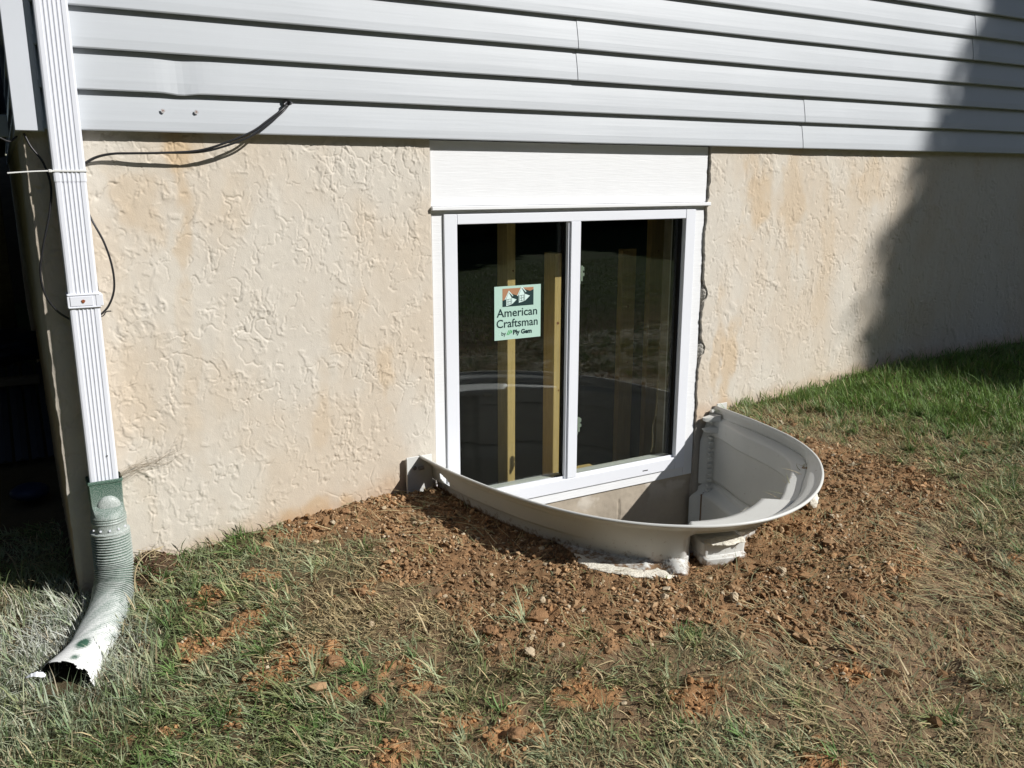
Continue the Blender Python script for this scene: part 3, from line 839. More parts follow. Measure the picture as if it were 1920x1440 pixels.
# ------------------------------------------------------------------ window well
well = empty('window_well', (.67, 0, -1.3), 'curved grey plastic window well bolted to the wall under the window', 'window well')
def well_shell():
    zl = np.unique(np.round(np.r_[np.linspace(-1.175, -1.36, 90), np.linspace(-1.36, -2.35, 130)], 5))[::-1]
    nz = len(zl)
    outer = np.empty((nz, NW, 3)); inner = np.empty((nz, NW, 3))
    th = .0045
    O = np.array([well_off(z) + .006 * math.exp(-((-1.175 - z) / .004) ** 2) for z in zl])
    dO = np.gradient(O, zl, axis=0)
    nn = np.sqrt(1 + dO ** 2)
    for j, z in enumerate(zl):
        o = O[j]; oi = o - th / nn[j]; zi = z + th * dO[j] / nn[j]
        outer[j] = np.stack([RX + RN[:, 0] * o, RY + RN[:, 1] * o, np.full(NW, z)], 1)
        inner[j] = np.stack([RX + RN[:, 0] * oi, RY + RN[:, 1] * oi, np.minimum(zi, -1.1745)], 1)
    A = np.vstack([outer.reshape(-1, 3), inner.reshape(-1, 3)])
    A[:, 1] = np.minimum(A[:, 1], -.004)
    I = np.arange(nz * NW).reshape(nz, NW); Q = I + nz * NW
    fo = np.stack([I[:-1, :-1], I[1:, :-1], I[1:, 1:], I[:-1, 1:]], -1).reshape(-1, 4)
    fi = np.stack([Q[:-1, :-1], Q[:-1, 1:], Q[1:, 1:], Q[1:, :-1]], -1).reshape(-1, 4)
    # slot cut in the left wing
    c = A[fo].mean(1)
    def slot(c):
        u = (c[:, 1] + .098) / .034; v = (c[:, 2] + 1.256 - .25 * (c[:, 1] + .098)) / .016
        return (np.abs(u) ** 4 + np.abs(v) ** 4 < 1) & (c[:, 0] < .3)
    keep = ~slot(c)
    fo = fo[keep]; fi = fi[keep]
    top = np.stack([I[0, :-1], I[0, 1:], Q[0, 1:], Q[0, :-1]], -1)
    e0 = np.stack([I[:-1, 0], I[1:, 0], Q[1:, 0], Q[:-1, 0]], -1); e1 = np.stack([I[:-1, -1], Q[:-1, -1], Q[1:, -1], I[1:, -1]], -1)
    F = np.vstack([fo, fi, top, e0, e1])
    dirt = np.zeros((nz, NW))
    for j, z in enumerate(zl): dirt[j] = .35 + 2.2 * np.exp(-np.clip(z - SOILZ, 0, 1) / .014) - .35 * np.clip((z - SOILZ) / .08, 0, 1)
    o = mesh_np('shell', A, F, M['shell'], well, smooth=True, attrs={'dirt': np.r_[dirt.ravel(), np.full(nz * NW, .0)]})
    return o
well_shell()
# rolled rim bead
zrim = -1.1755
MB().tube(np.stack([RX + RN[:, 0] * .004, np.minimum(RY + RN[:, 1] * .004, -.006), np.full(NW, zrim)], 1)[::2], .0058, 8).build('rim', M['well'], well, True)
# wall flanges with bolts
fl = MB().bbox(-.136, -.030, -.018, -.012, -1.40, -1.172, .0015).bbox(-.138, -.134, -.024, -.012, -1.40, -1.175, .001).build('wall_flange', M['well'], well)
for bz in (-1.216, -1.33):
    a = np.linspace(0, 2 * np.pi, 6, endpoint=False)
    m = MB(); V = [(-.105 + .0085 * math.cos(t), y, bz + .0085 * math.sin(t)) for y in (-.0185, -.0245) for t in a]
    m.add(V, [list(range(6)), list(range(6, 12))[::-1]] + [[i, (i + 1) % 6, 6 + (i + 1) % 6, 6 + i] for i in range(6)])
    m.build('bolt', M['steel'], fl)
fl2 = MB().bbox(1.430, 1.492, -.018, -.012, -1.40, -1.160, .0015).build('wall_flange', M['well'], well)
a = np.linspace(0, 2 * np.pi, 8, endpoint=False)
for (bx, by, bz) in ((-.0695, -.032, -1.216), ):
    V = [(x, by + .008 * math.cos(t), bz + .008 * math.sin(t)) for x in (-.092, -.072) for t in a]
    MB().add(V, [list(range(8)), list(range(8, 16))[::-1]] + [[i, (i + 1) % 8, 8 + (i + 1) % 8, 8 + i] for i in range(8)]).build('bolt', M['steel'], well)
# toothed edge strip where the right wing meets the wall, and its clip
m = MB()
for i in range(34):
    z = -1.185 - i * .026
    m.bbox(1.392, 1.412, -.026, -.010, z - .010, z, .001)
m.build('toothed_edge', M['well'], well)
m = MB()
m.add([(1.345, -.030, -1.215), (1.418, -.06, -1.205), (1.418, -.06, -1.235), (1.352, -.030, -1.232), (1.345, -.012, -1.215), (1.418, -.012, -1.205), (1.418, -.012, -1.235), (1.352, -.012, -1.232)], [[0, 1, 2, 3], [4, 7, 6, 5], [0, 4, 5, 1], [1, 5, 6, 2], [2, 6, 7, 3], [3, 7, 4, 0]])
m.add([(1.345, -.030, -1.268), (1.418, -.06, -1.262), (1.418, -.06, -1.292), (1.36, -.030, -1.286), (1.345, -.012, -1.268), (1.418, -.012, -1.262), (1.418, -.012, -1.292), (1.36, -.012, -1.286)], [[0, 1, 2, 3], [4, 7, 6, 5], [0, 4, 5, 1], [1, 5, 6, 2], [2, 6, 7, 3], [3, 7, 4, 0]])
m.build('wing_bracket', M['well'], well)
# lumps of cream sealing foam on the base
def lump(name, c, r, mt, seed, parent=None, sub=3, rough=.25):
    import bmesh
    bm = bmesh.new(); bmesh.ops.create_icosphere(bm, subdivisions=sub, radius=1)
    V = np.array([v.co[:] for v in bm.verts]); F = np.array([[v.index for v in f.verts] for f in bm.faces]); bm.free()
    n = fbm(V[:, 0] * 1.6 + seed, V[:, 1] * 1.6 + V[:, 2] * 2.1, seed, 3)
    V = V * (1 + rough * n)[:, None] * np.array(r) + np.array(c)
    return mesh_np(name, V, F, mt, parent, smooth=True)
def ribbon(x0, x1, du, wid, hei, seed, lift=0., dep=None):
    """flat broken strip of cream foam lying on a moulded step"""
    idx = np.where((RX > x0) & (RX < x1) & (RY < -.5))[0]
    sx = np.linspace(idx[0], idx[-1], 70)
    n = 14; a = np.linspace(0, 2 * np.pi, n, endpoint=False); V = []
    t = np.linspace(0, 1, len(sx))
    for k, q in enumerate(sx):
        i = int(q); z = (-1.175 - du) if dep is None else float(np.interp(q, np.arange(NW), SOILZ)) + dep
        off = float(well_off(-1.175 - (du if dep is None else .13))[i]) if dep is None else float(np.interp(q, np.arange(NW), WOFF)) + .006
        if dep is None: off = max(off, float(well_off(-1.175 - du - .02)[i]))
        cx = np.interp(q, np.arange(NW), RX); cy = np.interp(q, np.arange(NW), RY); nn = RN[i]
        e = min(1, 8 * t[k], 8 * (1 - t[k]))
        br = 1 + .35 * float(fbm(np.array([cx * 20]), np.array([seed * 1.7]), seed, 4)[0])
        for j, b in enumerate(a):
            r = e * br * (1 + .16 * float(fbm(np.array([cx * 60]), np.array([math.sin(b) * 1.5 + seed]), seed + 2, 3)[0]))
            V.append((cx + nn[0] * (off - .010 + wid * math.cos(b) * r), cy + nn[1] * (off - .010 + wid * math.cos(b) * r), z + lift + hei * math.sin(b) * (.4 + .6 * e) * (1 + .12 * math.sin(k * .6 + j))))
    m = len(sx)
    F = [[i * n + j, i * n + (j + 1) % n, (i + 1) * n + (j + 1) % n, (i + 1) * n + j] for i in range(m - 1) for j in range(n)] + [list(range(n))[::-1], [(m - 1) * n + j for j in range(n)]]
    o = MB().add(V, F).build('foam_patch', M['foam'], well, True)
ribbon(.425, .60, .092, .032, .005, 611)
ribbon(.615, .76, .092, .030, .005, 613)
ribbon(.785, .865, .083, .024, .010, 617)
ribbon(.10, .345, 0, .030, .006, 619, dep=.006)
lump('foam_patch', (.985, -.985, -1.235), (.026, .012, .026), M['foam'], 606, well, 3, .4)
# gravel at the bottom of the well
m = MB(); P = WELL_POLY[::6]; V = [(x, min(y, -.002), -2.25) for x, y in P]; n = len(V); V += [(x, min(y, -.002), -2.34) for x, y in P]
m.add(V, [list(range(n)), list(range(n, 2 * n))[::-1]] + [[i, (i + 1) % n, n + (i + 1) % n, n + i] for i in range(n)])
m.build('well_bottom', M['concrete'], well)

# ------------------------------------------------------------------ downspout
ds = empty('downspout', (-1.176, -.04, -1.45), 'white fluted downspout at the house corner ending in a green and white drain pipe', 'downspout')
DX0, DX1, DY0, DY1 = -1.2205, -1.1365, -.064, -.016
def fluted(z0, z1, name, x0=DX0, x1=DX1, y0=DY0, y1=DY1):
    pts = []
    n = 5; wdt = (x1 - x0)
    pts.append((x0, y0 + .006)); pts.append((x0 + .0015, y0 + .002)); pts.append((x0 + .006, y0))
    for i in range(n):
        c = x0 + wdt * (.24 + .52 * i / (n - 1)) if n > 1 else 0
        pts += [(c - .0042, y0), (c - .0022, y0 + .0024), (c + .0022, y0 + .0024), (c + .0042, y0)]
    pts += [(x1 - .006, y0), (x1 - .0015, y0 + .002), (x1, y0 + .006), (x1, y1), (x0, y1)]
    k = len(pts)
    V = [(x, y, z) for z in (z0, z1) for x, y in pts]
    F = [[i, (i + 1) % k, k + (i + 1) % k, k + i] for i in range(k)]
    return MB().add(V, F + [list(range(k))[::-1]]).build(name, M['alu'], ds)
fluted(-1.075, -.145, 'lower_pipe')
fluted(-.147, 2.7, 'upper_pipe', DX0 - .0015, DX1 + .0015, DY0 - .0015, DY1)
# strap with rusty screw
sp = MB().bbox(DX0 - .0035, DX1 + .0035, DY0 - .0035, DY1 + .012, -.517, -.473, .001).bbox(DX0 + .004, DX1 - .018, DY0 - .0055, DY0 - .003, -.510, -.481, .001).bbox(DX1 - .010, DX1 + .010, DY0 - .005, DY1 + .014, -.512, -.478, .001).bbox(DX0 - .002, DX1 + .002, DY0 - .0060, DY0 - .003, -.4785, -.4745, .001).bbox(DX0 - .002, DX1 + .002, DY0 - .0060, DY0 - .003, -.516, -.512, .001).build('strap', M['alu'], ds)
blob_disc('screw', -1.181, DY0 - .0078, -.4955, .0050, M['rust'], .4, sp, .0025)
blob_disc('screw', -1.163, DY0 - .0012, -.985, .0022, M['dark'], .4, ds, .002)
# adapter: rectangular socket to round collar
def adapter():
    V = []; P = []; rows = []
    lv = [(-1.058, 0, 1.06), (-1.062, 0, 1.10), (-1.068, 0, 1.10), (-1.071, 0, 1.03), (-1.140, 0, 1.0), (-1.150, .45, 1.0), (-1.160, .8, 1.0), (-1.170, 1, 1.0), (-1.176, 1, 1.05), (-1.180, 1, 1.0), (-1.184, 1, 1.05), (-1.188, 1, 1.0), (-1.192, 1, 1.05), (-1.197, 1, 1.0), (-1.222, 1, 1.02), (-1.226, 1, 1.16), (-1.232, 1, 1.16)]
    n = 48; cx, cy = -1.1785, -.072
    for z, rd, s in lv:
        cyy = -.045 * (1 - rd) + cy * rd
        for i in range(n):
            a = 2 * math.pi * i / n + .001
            c, s_ = math.cos(a), math.sin(a)
            k = max(abs(c) / .0475, abs(s_) / .034)
            xr_, yr_ = c / k, s_ / k
            xc, yc = .0500 * c, .0500 * s_
            V.append((cx + (xr_ * (1 - rd) + xc * rd) * s, cyy + (yr_ * (1 - rd) + yc * rd) * s, z))
            P.append(np.interp(-z, [1.05, 1.12, 1.15, 1.2, 1.23], [.02, .12, .25, .42, .55]))
    m = len(lv)
    F = np.array([[i * n + j, (i + 1) * n + j, (i + 1) * n + (j + 1) % n, i * n + (j + 1) % n] for i in range(m - 1) for j in range(n)])
    o = mesh_np('adapter', np.array(V), F, M['elbow'], ds, smooth=False, attrs={'paint': P})
    # domed bulge on the socket front
    d = lump('bulge', (cx + .004, -.078, -1.150), (.036, .016, .040), M['elbow'], 3, o, 3, .0)
    at = d.data.attributes.new('paint', 'FLOAT', 'POINT'); at.data.foreach_set('value', np.full(len(d.data.vertices), .5, np.float32))
    for a in (-125, -95, -65, -35, -155):
        b = MB(); t = R_(a); b.box(cx + .052 * math.cos(t) - .003, cx + .052 * math.cos(t) + .003, cy + .052 * math.sin(t) - .002, cy + .052 * math.sin(t) + .002, -1.214, -1.209); b.build('lug', M['alu'], o)
adapter()
def drain():
    path = spline([(-1.1785, -.074, -1.226), (-1.1785, -.078, -1.29), (-1.180, -.085, -1.35), (-1.190, -.115, -1.405), (-1.212, -.175, -1.445), (-1.245, -.26, -1.468), (-1.285, -.36, -1.482), (-1.330, -.450, -1.482), (-1.368, -.520, -1.486)], 40)
    L = np.r_[0, np.cumsum(np.linalg.norm(np.diff(path, axis=0), axis=1))]
    s = np.arange(0, L[-1], .0013)
    P = np.stack([np.interp(s, L, path[:, i]) for i in range(3)], 1)
    T = np.gradient(P, axis=0); T /= np.linalg.norm(T, axis=1)[:, None]
    n = 56; a = np.linspace(0, 2 * np.pi, n, endpoint=False)
    N = np.array([1.0, 0, 0]); V = np.empty((len(s), n, 3)); paint = np.empty((len(s), n))
    Nn = []
    for i in range(len(s)):
        N = N - T[i] * (N @ T[i]); N /= np.linalg.norm(N); B = np.cross(T[i], N); Nn.append((N.copy(), B))
    total = s[-1]
    for i in range(len(s)):
        N, B = Nn[i]
        t = s[i] / total
        per = .0088
        amp = .0032 if t < .30 else .0032 * (1 - sstep(.30, .42, t)) + .0020 * (1 - .6 * sstep(.78, .92, t))
        rib = amp * (math.sin(2 * math.pi * s[i] / per))
        r = .0560 + .004 * sstep(.35, .6, t) + .014 * sstep(.80, 1., t)
        rr = r + rib + .0016 * fbm(np.cos(a) * 2 + t * 9, np.sin(a) * 2, 31, 3)
        fx = 1 + .10 * sstep(.7, 1, t); fz = 1 - .10 * sstep(.7, 1, t)
        V[i] = P[i] + (rr * np.cos(a) * fx)[:, None] * N + (rr * np.sin(a) * fz)[:, None] * B
        dirv = np.cos(a)[:, None] * N + np.sin(a)[:, None] * B
        upness = dirv[:, 2]
        # paint grows towards the outlet
        scuff = .38 * fbm(np.cos(a) * 2.5 + t * 16, np.sin(a) * 2.5 + t * 5, 611, 4) * sstep(.15, .5, t)
        pv = np.interp(t, [0, .2, .35, .5, .65, .8, 1], [.30, .30, .36, .46, .62, .95, 1.2]) + .28 * np.clip(rib / .004, -1, 1)
        sp_ = np.exp(-(((t - .80) / .035) ** 2)) * np.exp(-((a - np.pi * .52 + 0 * a) ** 2) / .05)
        paint[i] = pv + scuff - .2 * (upness < -.3)
        ang = np.arctan2(dirv @ np.array([0, 0, 1.0]), dirv @ np.array([.8, -.6, 0]))
        paint[i] -= 2.2 * math.exp(-(((t - .80) / .035) ** 2)) * np.exp(-((ang - 1.45) / .22) ** 2)
        paint[i] -= .7 * math.exp(-(((t - .91) / .02) ** 2)) * np.exp(-((ang - 1.2) / .5) ** 2) * (.5 + np.sin(ang * 11))
    # torn end
    end = len(s) - 1 - ((.5 + .5 * fbm(np.cos(a) * 1.8, np.sin(a) * 1.8, 77, 4)) * 34).astype(int).clip(0, 60)
    end = end - (10 * np.exp(-((a - 2.6) / .5) ** 2)).astype(int)
    F = []
    m = len(s)
    for i in range(m - 1):
        for j in range(n):
            if i < end[j] and i < end[(j + 1) % n]: F.append((i * n + j, i * n + (j + 1) % n, (i + 1) * n + (j + 1) % n, (i + 1) * n + j))
    F = np.array(F)
    o = mesh_np('corrugated_pipe', V.reshape(-1, 3), F, M['elbow'], ds, smooth=True, attrs={'paint': paint.ravel()})
    # inner wall
    C_ = P[:, None, :]
    Vi = C_ + (V - C_) * .955
    Fi = F[:, ::-1]
    mesh_np('pipe_lining', Vi[int(m * .6):].reshape(-1, 3), Fi[(Fi.min(1) >= int(m * .6) * n)] - int(m * .6) * n, M['elbow_in'], o, smooth=True)
    # curled torn flap
    e = P[-1]; N, B = Nn[-1]
    return e
drain()
fl_ = MB()
fl_.tube(spline([(-1.400, -.520, -1.436), (-1.424, -.516, -1.428), (-1.446, -.508, -1.434)], 6), [.004, .007, .010, .010, .008, .010, .008, .006, .007, .005, .004, .003, .001], 4).build('torn_flap', M['alu'], ds)

# ------------------------------------------------------------------ cables, tie, roots
c1 = spline([(-.522, -.020, .100), (-.540, -.052, .082), (-.595, -.060, .042), (-.648, -.060, .006), (-.733, -.055, -.030), (-.815, -.048, -.054), (-.925, -.040, -.062), (-1.000, -.034, -.064), (-1.055, -.028, -.066), (-1.100, -.022, -.076), (-1.135, -.012, -.096), (-1.18, -.010, -.13)], 10)
cab = empty('cable', (-.522, -.02, .1), 'pair of thin black cables sagging from a hole in the siding to the downspout', 'cable')
MB().tube(c1, .0036, 8).build('cable_strand', M['cable'], cab, True)
c2 = c1.copy(); t = np.linspace(0, 1, len(c2)); c2[:, 2] -= .010 * np.sin(np.pi * np.clip(t * 1.9, 0, 1)) ; c2[:, 1] += .004; c2[:, 1] = np.minimum(c2[:, 1], -.009); c2[:, 0] += .003
MB().tube(c2, .0034, 8).build('cable_strand', M['cable'], cab, True)
MB().tube(c1[2:7] + np.array([.001, .0, -.003]), .0060, 8).build('splice_sleeve', M['cable'], cab, True)
MB().tube(spline([(-.522, -.026, .104), (-.532, -.034, .096), (-.528, -.030, .092)], 5), .0022, 6).tube(spline([(-.512, -.026, .108), (-.507, -.034, .100), (-.515, -.03, .094)], 5), .0018, 6).build('bare_wire_end', M['steel'], cab, True)
lp = spline([(-1.150, -.010, -.20), (-1.131, -.045, -.262), (-1.106, -.052, -.326), (-1.091, -.05, -.398), (-1.091, -.046, -.463), (-1.108, -.034, -.514), (-1.135, -.012, -.548), (-1.18, -.010, -.575), (-1.223, -.016, -.552), (-1.254, -.03, -.522), (-1.279, -.04, -.471), (-1.284, -.042, -.405), (-1.270, -.045, -.336), (-1.242, -.042, -.237), (-1.230, -.036, -.161), (-1.242, -.026, -.094), (-1.268, -.018, -.050), (-1.282, -.012, -.012)], 10)
ob = MB().tube(lp, .0032, 8).build('cable_loop', M['cable'], None, True)
tag(ob, 'black cable hanging in a long loop behind the white downspout', 'cable')
ob = MB().tube(spline([(-1.19, -.012, -.545), (-1.135, -.016, -.553), (-1.118, -.022, -.538), (-1.105, -.03, -.536)], 6), .0018, 6).build('cable_end', M['cable'], None, True)
tag(ob, 'short stub of black wire poking out right of the downspout below its strap', 'cable')
ob = MB().tube(spline([(-1.30, .01, -.02), (-1.32, .0, -.035), (-1.345, -.01, -.025)], 6), .003, 6).build('cable_end', M['cable'], None, True)
tag(ob, 'short stub of black cable poking out left of the corner post bottom', 'cable')
tie = empty('cable_tie', (-1.18, -.07, -.115), 'white cable tie cinched round the downspout with its tail sticking out left', 'cable tie')
zt = -.1165
MB().bbox(DX0 - .0040, DX1 + .0040, DY0 - .0042, DY1 + .004, zt - .0028, zt + .0022, .0006).build('strap', M['tie'], tie)
MB().tube([(-1.226, -.068, zt), (-1.27, -.072, zt - .002), (-1.30, -.075, zt - .004), (-1.336, -.078, zt - .007)], .0022, 5).build('tail', M['tie'], tie)
MB().bbox(-1.233, -1.224, -.072, -.064, zt - .0045, zt + .004, .001).build('tie_head', M['tie'], tie)
# dry roots between pipe and wall
m = MB()
for i in range(20):
    x0 = -1.132; z0 = -1.062 + random.gauss(0, .009)
    ln = random.uniform(.08, .21); up = random.uniform(.012, .045)
    pts = [(x0, -.05 + random.gauss(0, .008), z0)]
    for k in range(1, 7):
        q = k / 6
        pts.append((x0 + ln * q + random.gauss(0, .004), -.045 * (1 - q) ** 2 - .007 + random.gauss(0, .0015), z0 + up * (q ** .7) + random.gauss(0, .004 + .003 * q)))
    m.tube(spline(pts, 3), random.uniform(.0002, .00045), 4, False)
ob = m.build('dry_root_wisp', M['root'])
tag(ob, 'wispy bundle of dry roots stretching from the downspout base along the stucco', 'roots')

# ------------------------------------------------------------------ under the deck on the left
dk = empty('deck', (-2.0, 1.0, .1), 'shaded raised deck with bluish fascia at the far left of the house', 'deck')
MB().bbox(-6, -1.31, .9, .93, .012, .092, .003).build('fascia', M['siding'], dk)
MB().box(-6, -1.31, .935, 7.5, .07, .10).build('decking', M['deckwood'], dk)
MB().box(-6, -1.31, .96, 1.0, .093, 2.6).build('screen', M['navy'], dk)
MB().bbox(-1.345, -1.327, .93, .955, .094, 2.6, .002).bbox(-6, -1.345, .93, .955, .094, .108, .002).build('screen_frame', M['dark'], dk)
MB().box(-6, -1.20, 7.95, 8.05, -1.8, .1).build('back_light_block', M['deckwood'], dk)  # added wall that shuts out sky light so the space under the deck stays dark
for i, (x, y) in enumerate([(-1.42, 3.2), (-3.2, 1.2), (-5.4, 1.2)]):
    MB().bbox(x - .045, x + .045, y - .045, y + .045, -1.7, .07, .004).build('post', M['deckwood'], dk)
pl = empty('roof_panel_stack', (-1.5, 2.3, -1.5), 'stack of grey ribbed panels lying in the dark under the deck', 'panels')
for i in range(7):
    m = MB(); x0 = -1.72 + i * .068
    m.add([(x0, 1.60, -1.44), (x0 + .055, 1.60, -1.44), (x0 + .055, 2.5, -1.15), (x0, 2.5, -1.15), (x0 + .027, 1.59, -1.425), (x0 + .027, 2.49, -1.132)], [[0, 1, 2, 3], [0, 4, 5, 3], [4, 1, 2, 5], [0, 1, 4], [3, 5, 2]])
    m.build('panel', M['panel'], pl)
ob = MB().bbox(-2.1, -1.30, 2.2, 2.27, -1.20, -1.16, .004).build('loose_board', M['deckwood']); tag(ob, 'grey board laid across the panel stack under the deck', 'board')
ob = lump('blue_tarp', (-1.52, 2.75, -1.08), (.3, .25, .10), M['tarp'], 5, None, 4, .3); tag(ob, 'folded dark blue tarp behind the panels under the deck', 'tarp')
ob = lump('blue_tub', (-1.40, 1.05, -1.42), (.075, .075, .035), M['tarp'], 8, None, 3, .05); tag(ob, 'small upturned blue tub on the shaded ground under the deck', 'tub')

# ------------------------------------------------------------------ soil crumbs, stones, clods
import bmesh as _bm
def ico(sub):
    bm = _bm.new(); _bm.ops.create_icosphere(bm, subdivisions=sub, radius=1)
    V = np.array([v.co[:] for v in bm.verts]); F = np.array([[v.index for v in f.verts] for f in bm.faces]); bm.free()
    return V, F
ICO1, ICO2 = ico(1), ico(2)
def scatter_lumps(name, pts, size, col, ic, mt, jit=.28, flat=(.55, .9), sink=.2):
    V0, F0 = ic; n = len(pts); k = len(V0)
    a = rng.uniform(0, 2 * np.pi, n); sc = rng.uniform(.7, 1.25, (n, 3)); sc[:, 2] = rng.uniform(*flat, n)
    V = V0[None] * (1 + rng.normal(0, jit, (n, k, 1)).clip(-.5, .6)) * sc[:, None]
    ca, sa = np.cos(a)[:, None], np.sin(a)[:, None]
    X = V[..., 0] * ca - V[..., 1] * sa; Y = V[..., 0] * sa + V[..., 1] * ca
    tl = rng.normal(0, .35, (n, 1)); Z = V[..., 2] + X * tl
    V = np.stack([X, Y, Z], -1) * size[:, None, None]
    V += pts[:, None]; V[..., 2] += (size * (.5 - sink))[:, None]
    F = (F0[None] + (np.arange(n) * k)[:, None, None]).reshape(-1, 3)
    c = np.repeat(col, k, axis=0)
    return mesh_np(name, V.reshape(-1, 3), F, mt, None, smooth=False, col=c)
def in_well(x, y, mrg=0):
    return poly_sd(x, y, np.vstack([WELL_POLY, [(1.43, .4), (-.08, .4)]])) > -mrg
def crumbs():
    N = 200000
    x = rng.uniform(-1.2, 2.2, N); y = rng.uniform(-1.95, .0, N)
    z = zone(x, y)
    sd = -poly_sd(x, y, WELL_POLY)
    p = z['soil'] * .85 + z['clay'] * .40 + z['mud'] * .16 + .10 * z['dry'] + .025
    p = np.maximum(p, 1.0 * np.exp(-(((x + 1.07) / .09) ** 2 + ((y + .03) / .08) ** 2)))
    patch = sstep(-.25, .25, fbm(x * 7, y * 7, 91, 4))
    p = p * (.30 + .75 * patch)
    keep = (rng.random(N) < p) & ~in_well(x, y, .002) & ~((poly_sd(x, y, np.stack([RX, RY], 1)) > .03) & (y > -1.0) & (x > .8))
    x, y = x[keep], y[keep]; z = zone(x, y); n = len(x)
    s = np.exp(rng.normal(math.log(.0030), .50, n)).clip(.0015, .016)
    s = s * (.8 + .5 * sstep(-.3, .3, fbm(x * 5, y * 5, 95, 3)))
    h = height(x, y)
    sd = -poly_sd(x, y, np.vstack([WELL_POLY, [(1.43, .4), (-.08, .4)]]))
    s = np.where(sd < s * 1.2, s * .5, s)
    base_c = np.array([.25, .147, .074]); clay = np.array([.36, .195, .09]); dark = np.array([.085, .05, .032]); tan = np.array([.43, .31, .19])
    t = rng.random(n)[:, None]; cl = z['clay'][:, None]
    red = sstep(.1, .6, fbm(x * 4, y * 4, 61, 3))[:, None]
    c = base_c * (1 - .7 * t ** 2) + tan * .7 * t ** 2
    c = c * (1 - .35 * red) + clay * .35 * red
    c = c * (1 - cl) + clay * cl
    c *= rng.uniform(.65, 1.4, (n, 1)) * (1 + .28 * fbm(x * 4, y * 4, 97, 4)[:, None])
    pale = rng.random(n) < .04
    c[pale] = np.array([.50, .42, .30]) * rng.uniform(.8, 1.2, (pale.sum(), 1))
    pt = np.exp(-(((x + 1.07) / .11) ** 2 + ((y + .03) / .10) ** 2))[:, None]
    c = c * (1 - pt) + np.array([.06, .033, .022]) * pt
    o = scatter_lumps('soil_crumbs', np.stack([x, y, h], 1), s, np.clip(c, .01, .8), ICO1, M['crumb'])
    tag(o, 'loose brown soil crumbs and grit heaped around the window well', 'soil', kind='stuff')
crumbs()

def one_lump(name, x, y, s, mt, label, cat, group=None, flat=.65, seed=0, rough=.35):
    h = float(height(np.array([x]), np.array([y]))[0])
    V, F = ICO2 if s < .012 else ico(4 if s > .017 else 3)
    r = np.random.default_rng(seed)
    isclod = 'clod' in name
    n = fbm(V[:, 0] * 1.4 + seed * 3.1, V[:, 1] * 1.4 + V[:, 2] * 1.7, seed, 3)
    if isclod:
        n = n * 1.1 + .55 * np.abs(fbm(V[:, 0] * 3.5 + seed, V[:, 1] * 3.5 + V[:, 2] * 4.1, seed + 3, 4)) + .25 * fbm(V[:, 0] * 9 + V[:, 2] * 8, V[:, 1] * 9 + seed, seed + 5, 3)
    a = r.uniform(0, 6.28); sx, sy = r.uniform(.75, 1.4), r.uniform(.65, 1.0)
    V = V * (1 + rough * n)[:, None]
    # split faces
    for _ in range(7 if not isclod else 4):
        d = r.normal(0, 1, 3); d /= np.linalg.norm(d); lim = r.uniform(.55, .85)
        q = V @ d; V = V - np.clip(q - lim, 0, None)[:, None] * d[None] * .85
    X = V[:, 0] * sx; Y = V[:, 1] * sy
    V = np.stack([X * math.cos(a) - Y * math.sin(a), X * math.sin(a) + Y * math.cos(a), V[:, 2] * flat], 1) * s
    e = mesh_np(name, V, F, mt, None, smooth=isclod)
    e.location = (x, y, h + s * flat * .38)
    return tag(e, label, cat, group)
special = [(-.28, -.95, .024, 'clod', 'reddish brown clod sitting in the grass at the left edge of the soil'),
           (-.14, -.985, .026, 'clod', 'largest brown clod on the lower left slope of the soil heap'),
           (-.235, -1.10, .018, 'stone', 'pale tan stone at the foot of the heap, below the big brown clod'),
           (.395, -1.225, .022, 'stone', 'round grey brown stone low on the right of the soil heap'),
           (-.09, -.93, .015, 'stone', 'cream stone resting just above the big brown clod'),
           (.63, -1.19, .019, 'stone', 'tan stone lying in front of the white foam at the well base'),
           (-.43, -1.36, .030, 'clod', 'orange clay clod at the bottom edge, in the grass'),
           (-.66, -1.04, .022, 'clod', 'small orange clod in the grass left of centre'),
           (-.71, -.84, .024, 'clod', 'crumbly orange clod beside the left clay patch'),
           (.72, -1.38, .020, 'clod', 'brown clod near the smooth mud on the right'),
           (1.60, -.62, .016, 'stone', 'pale stone beside the curved end of the well rim'),
           (-.53, -.575, .022, 'clod', 'orange clay lump among the yellow straw')]
for i, (x, y, s, mt, lb) in enumerate(special):
    one_lump('soil_clod' if mt == 'clod' else 'stone', x, y, s, M[mt], lb, 'clod' if mt == 'clod' else 'stone', seed=40 + i)
spots = 0
while spots < 200:
    x = random.uniform(-.7, 1.95); y = random.uniform(-1.65, -.02)
    xa, ya = np.array([x]), np.array([y])
    z = zone(xa, ya)
    if in_well(xa, ya, .02)[0] or poly_sd(xa, ya, np.stack([RX, RY], 1))[0] > -.01 or random.random() > z['soil'][0] + .12: continue
    s = min(.015, max(.0055, random.lognormvariate(math.log(.0075), .32)))
    if spots > 6 and random.random() < .25:
        one_lump('soil_clod', x, y, s * 1.25, M['clod'], 'small brown clod lying loose on the dug soil', 'clod', 'loose clods on the soil', seed=200 + spots)
    else:
        one_lump('stone', x, y, s, M['stone'], 'small pale pebble lying loose on the dug soil', 'stone', 'pale pebbles on the soil', seed=200 + spots)
    spots += 1

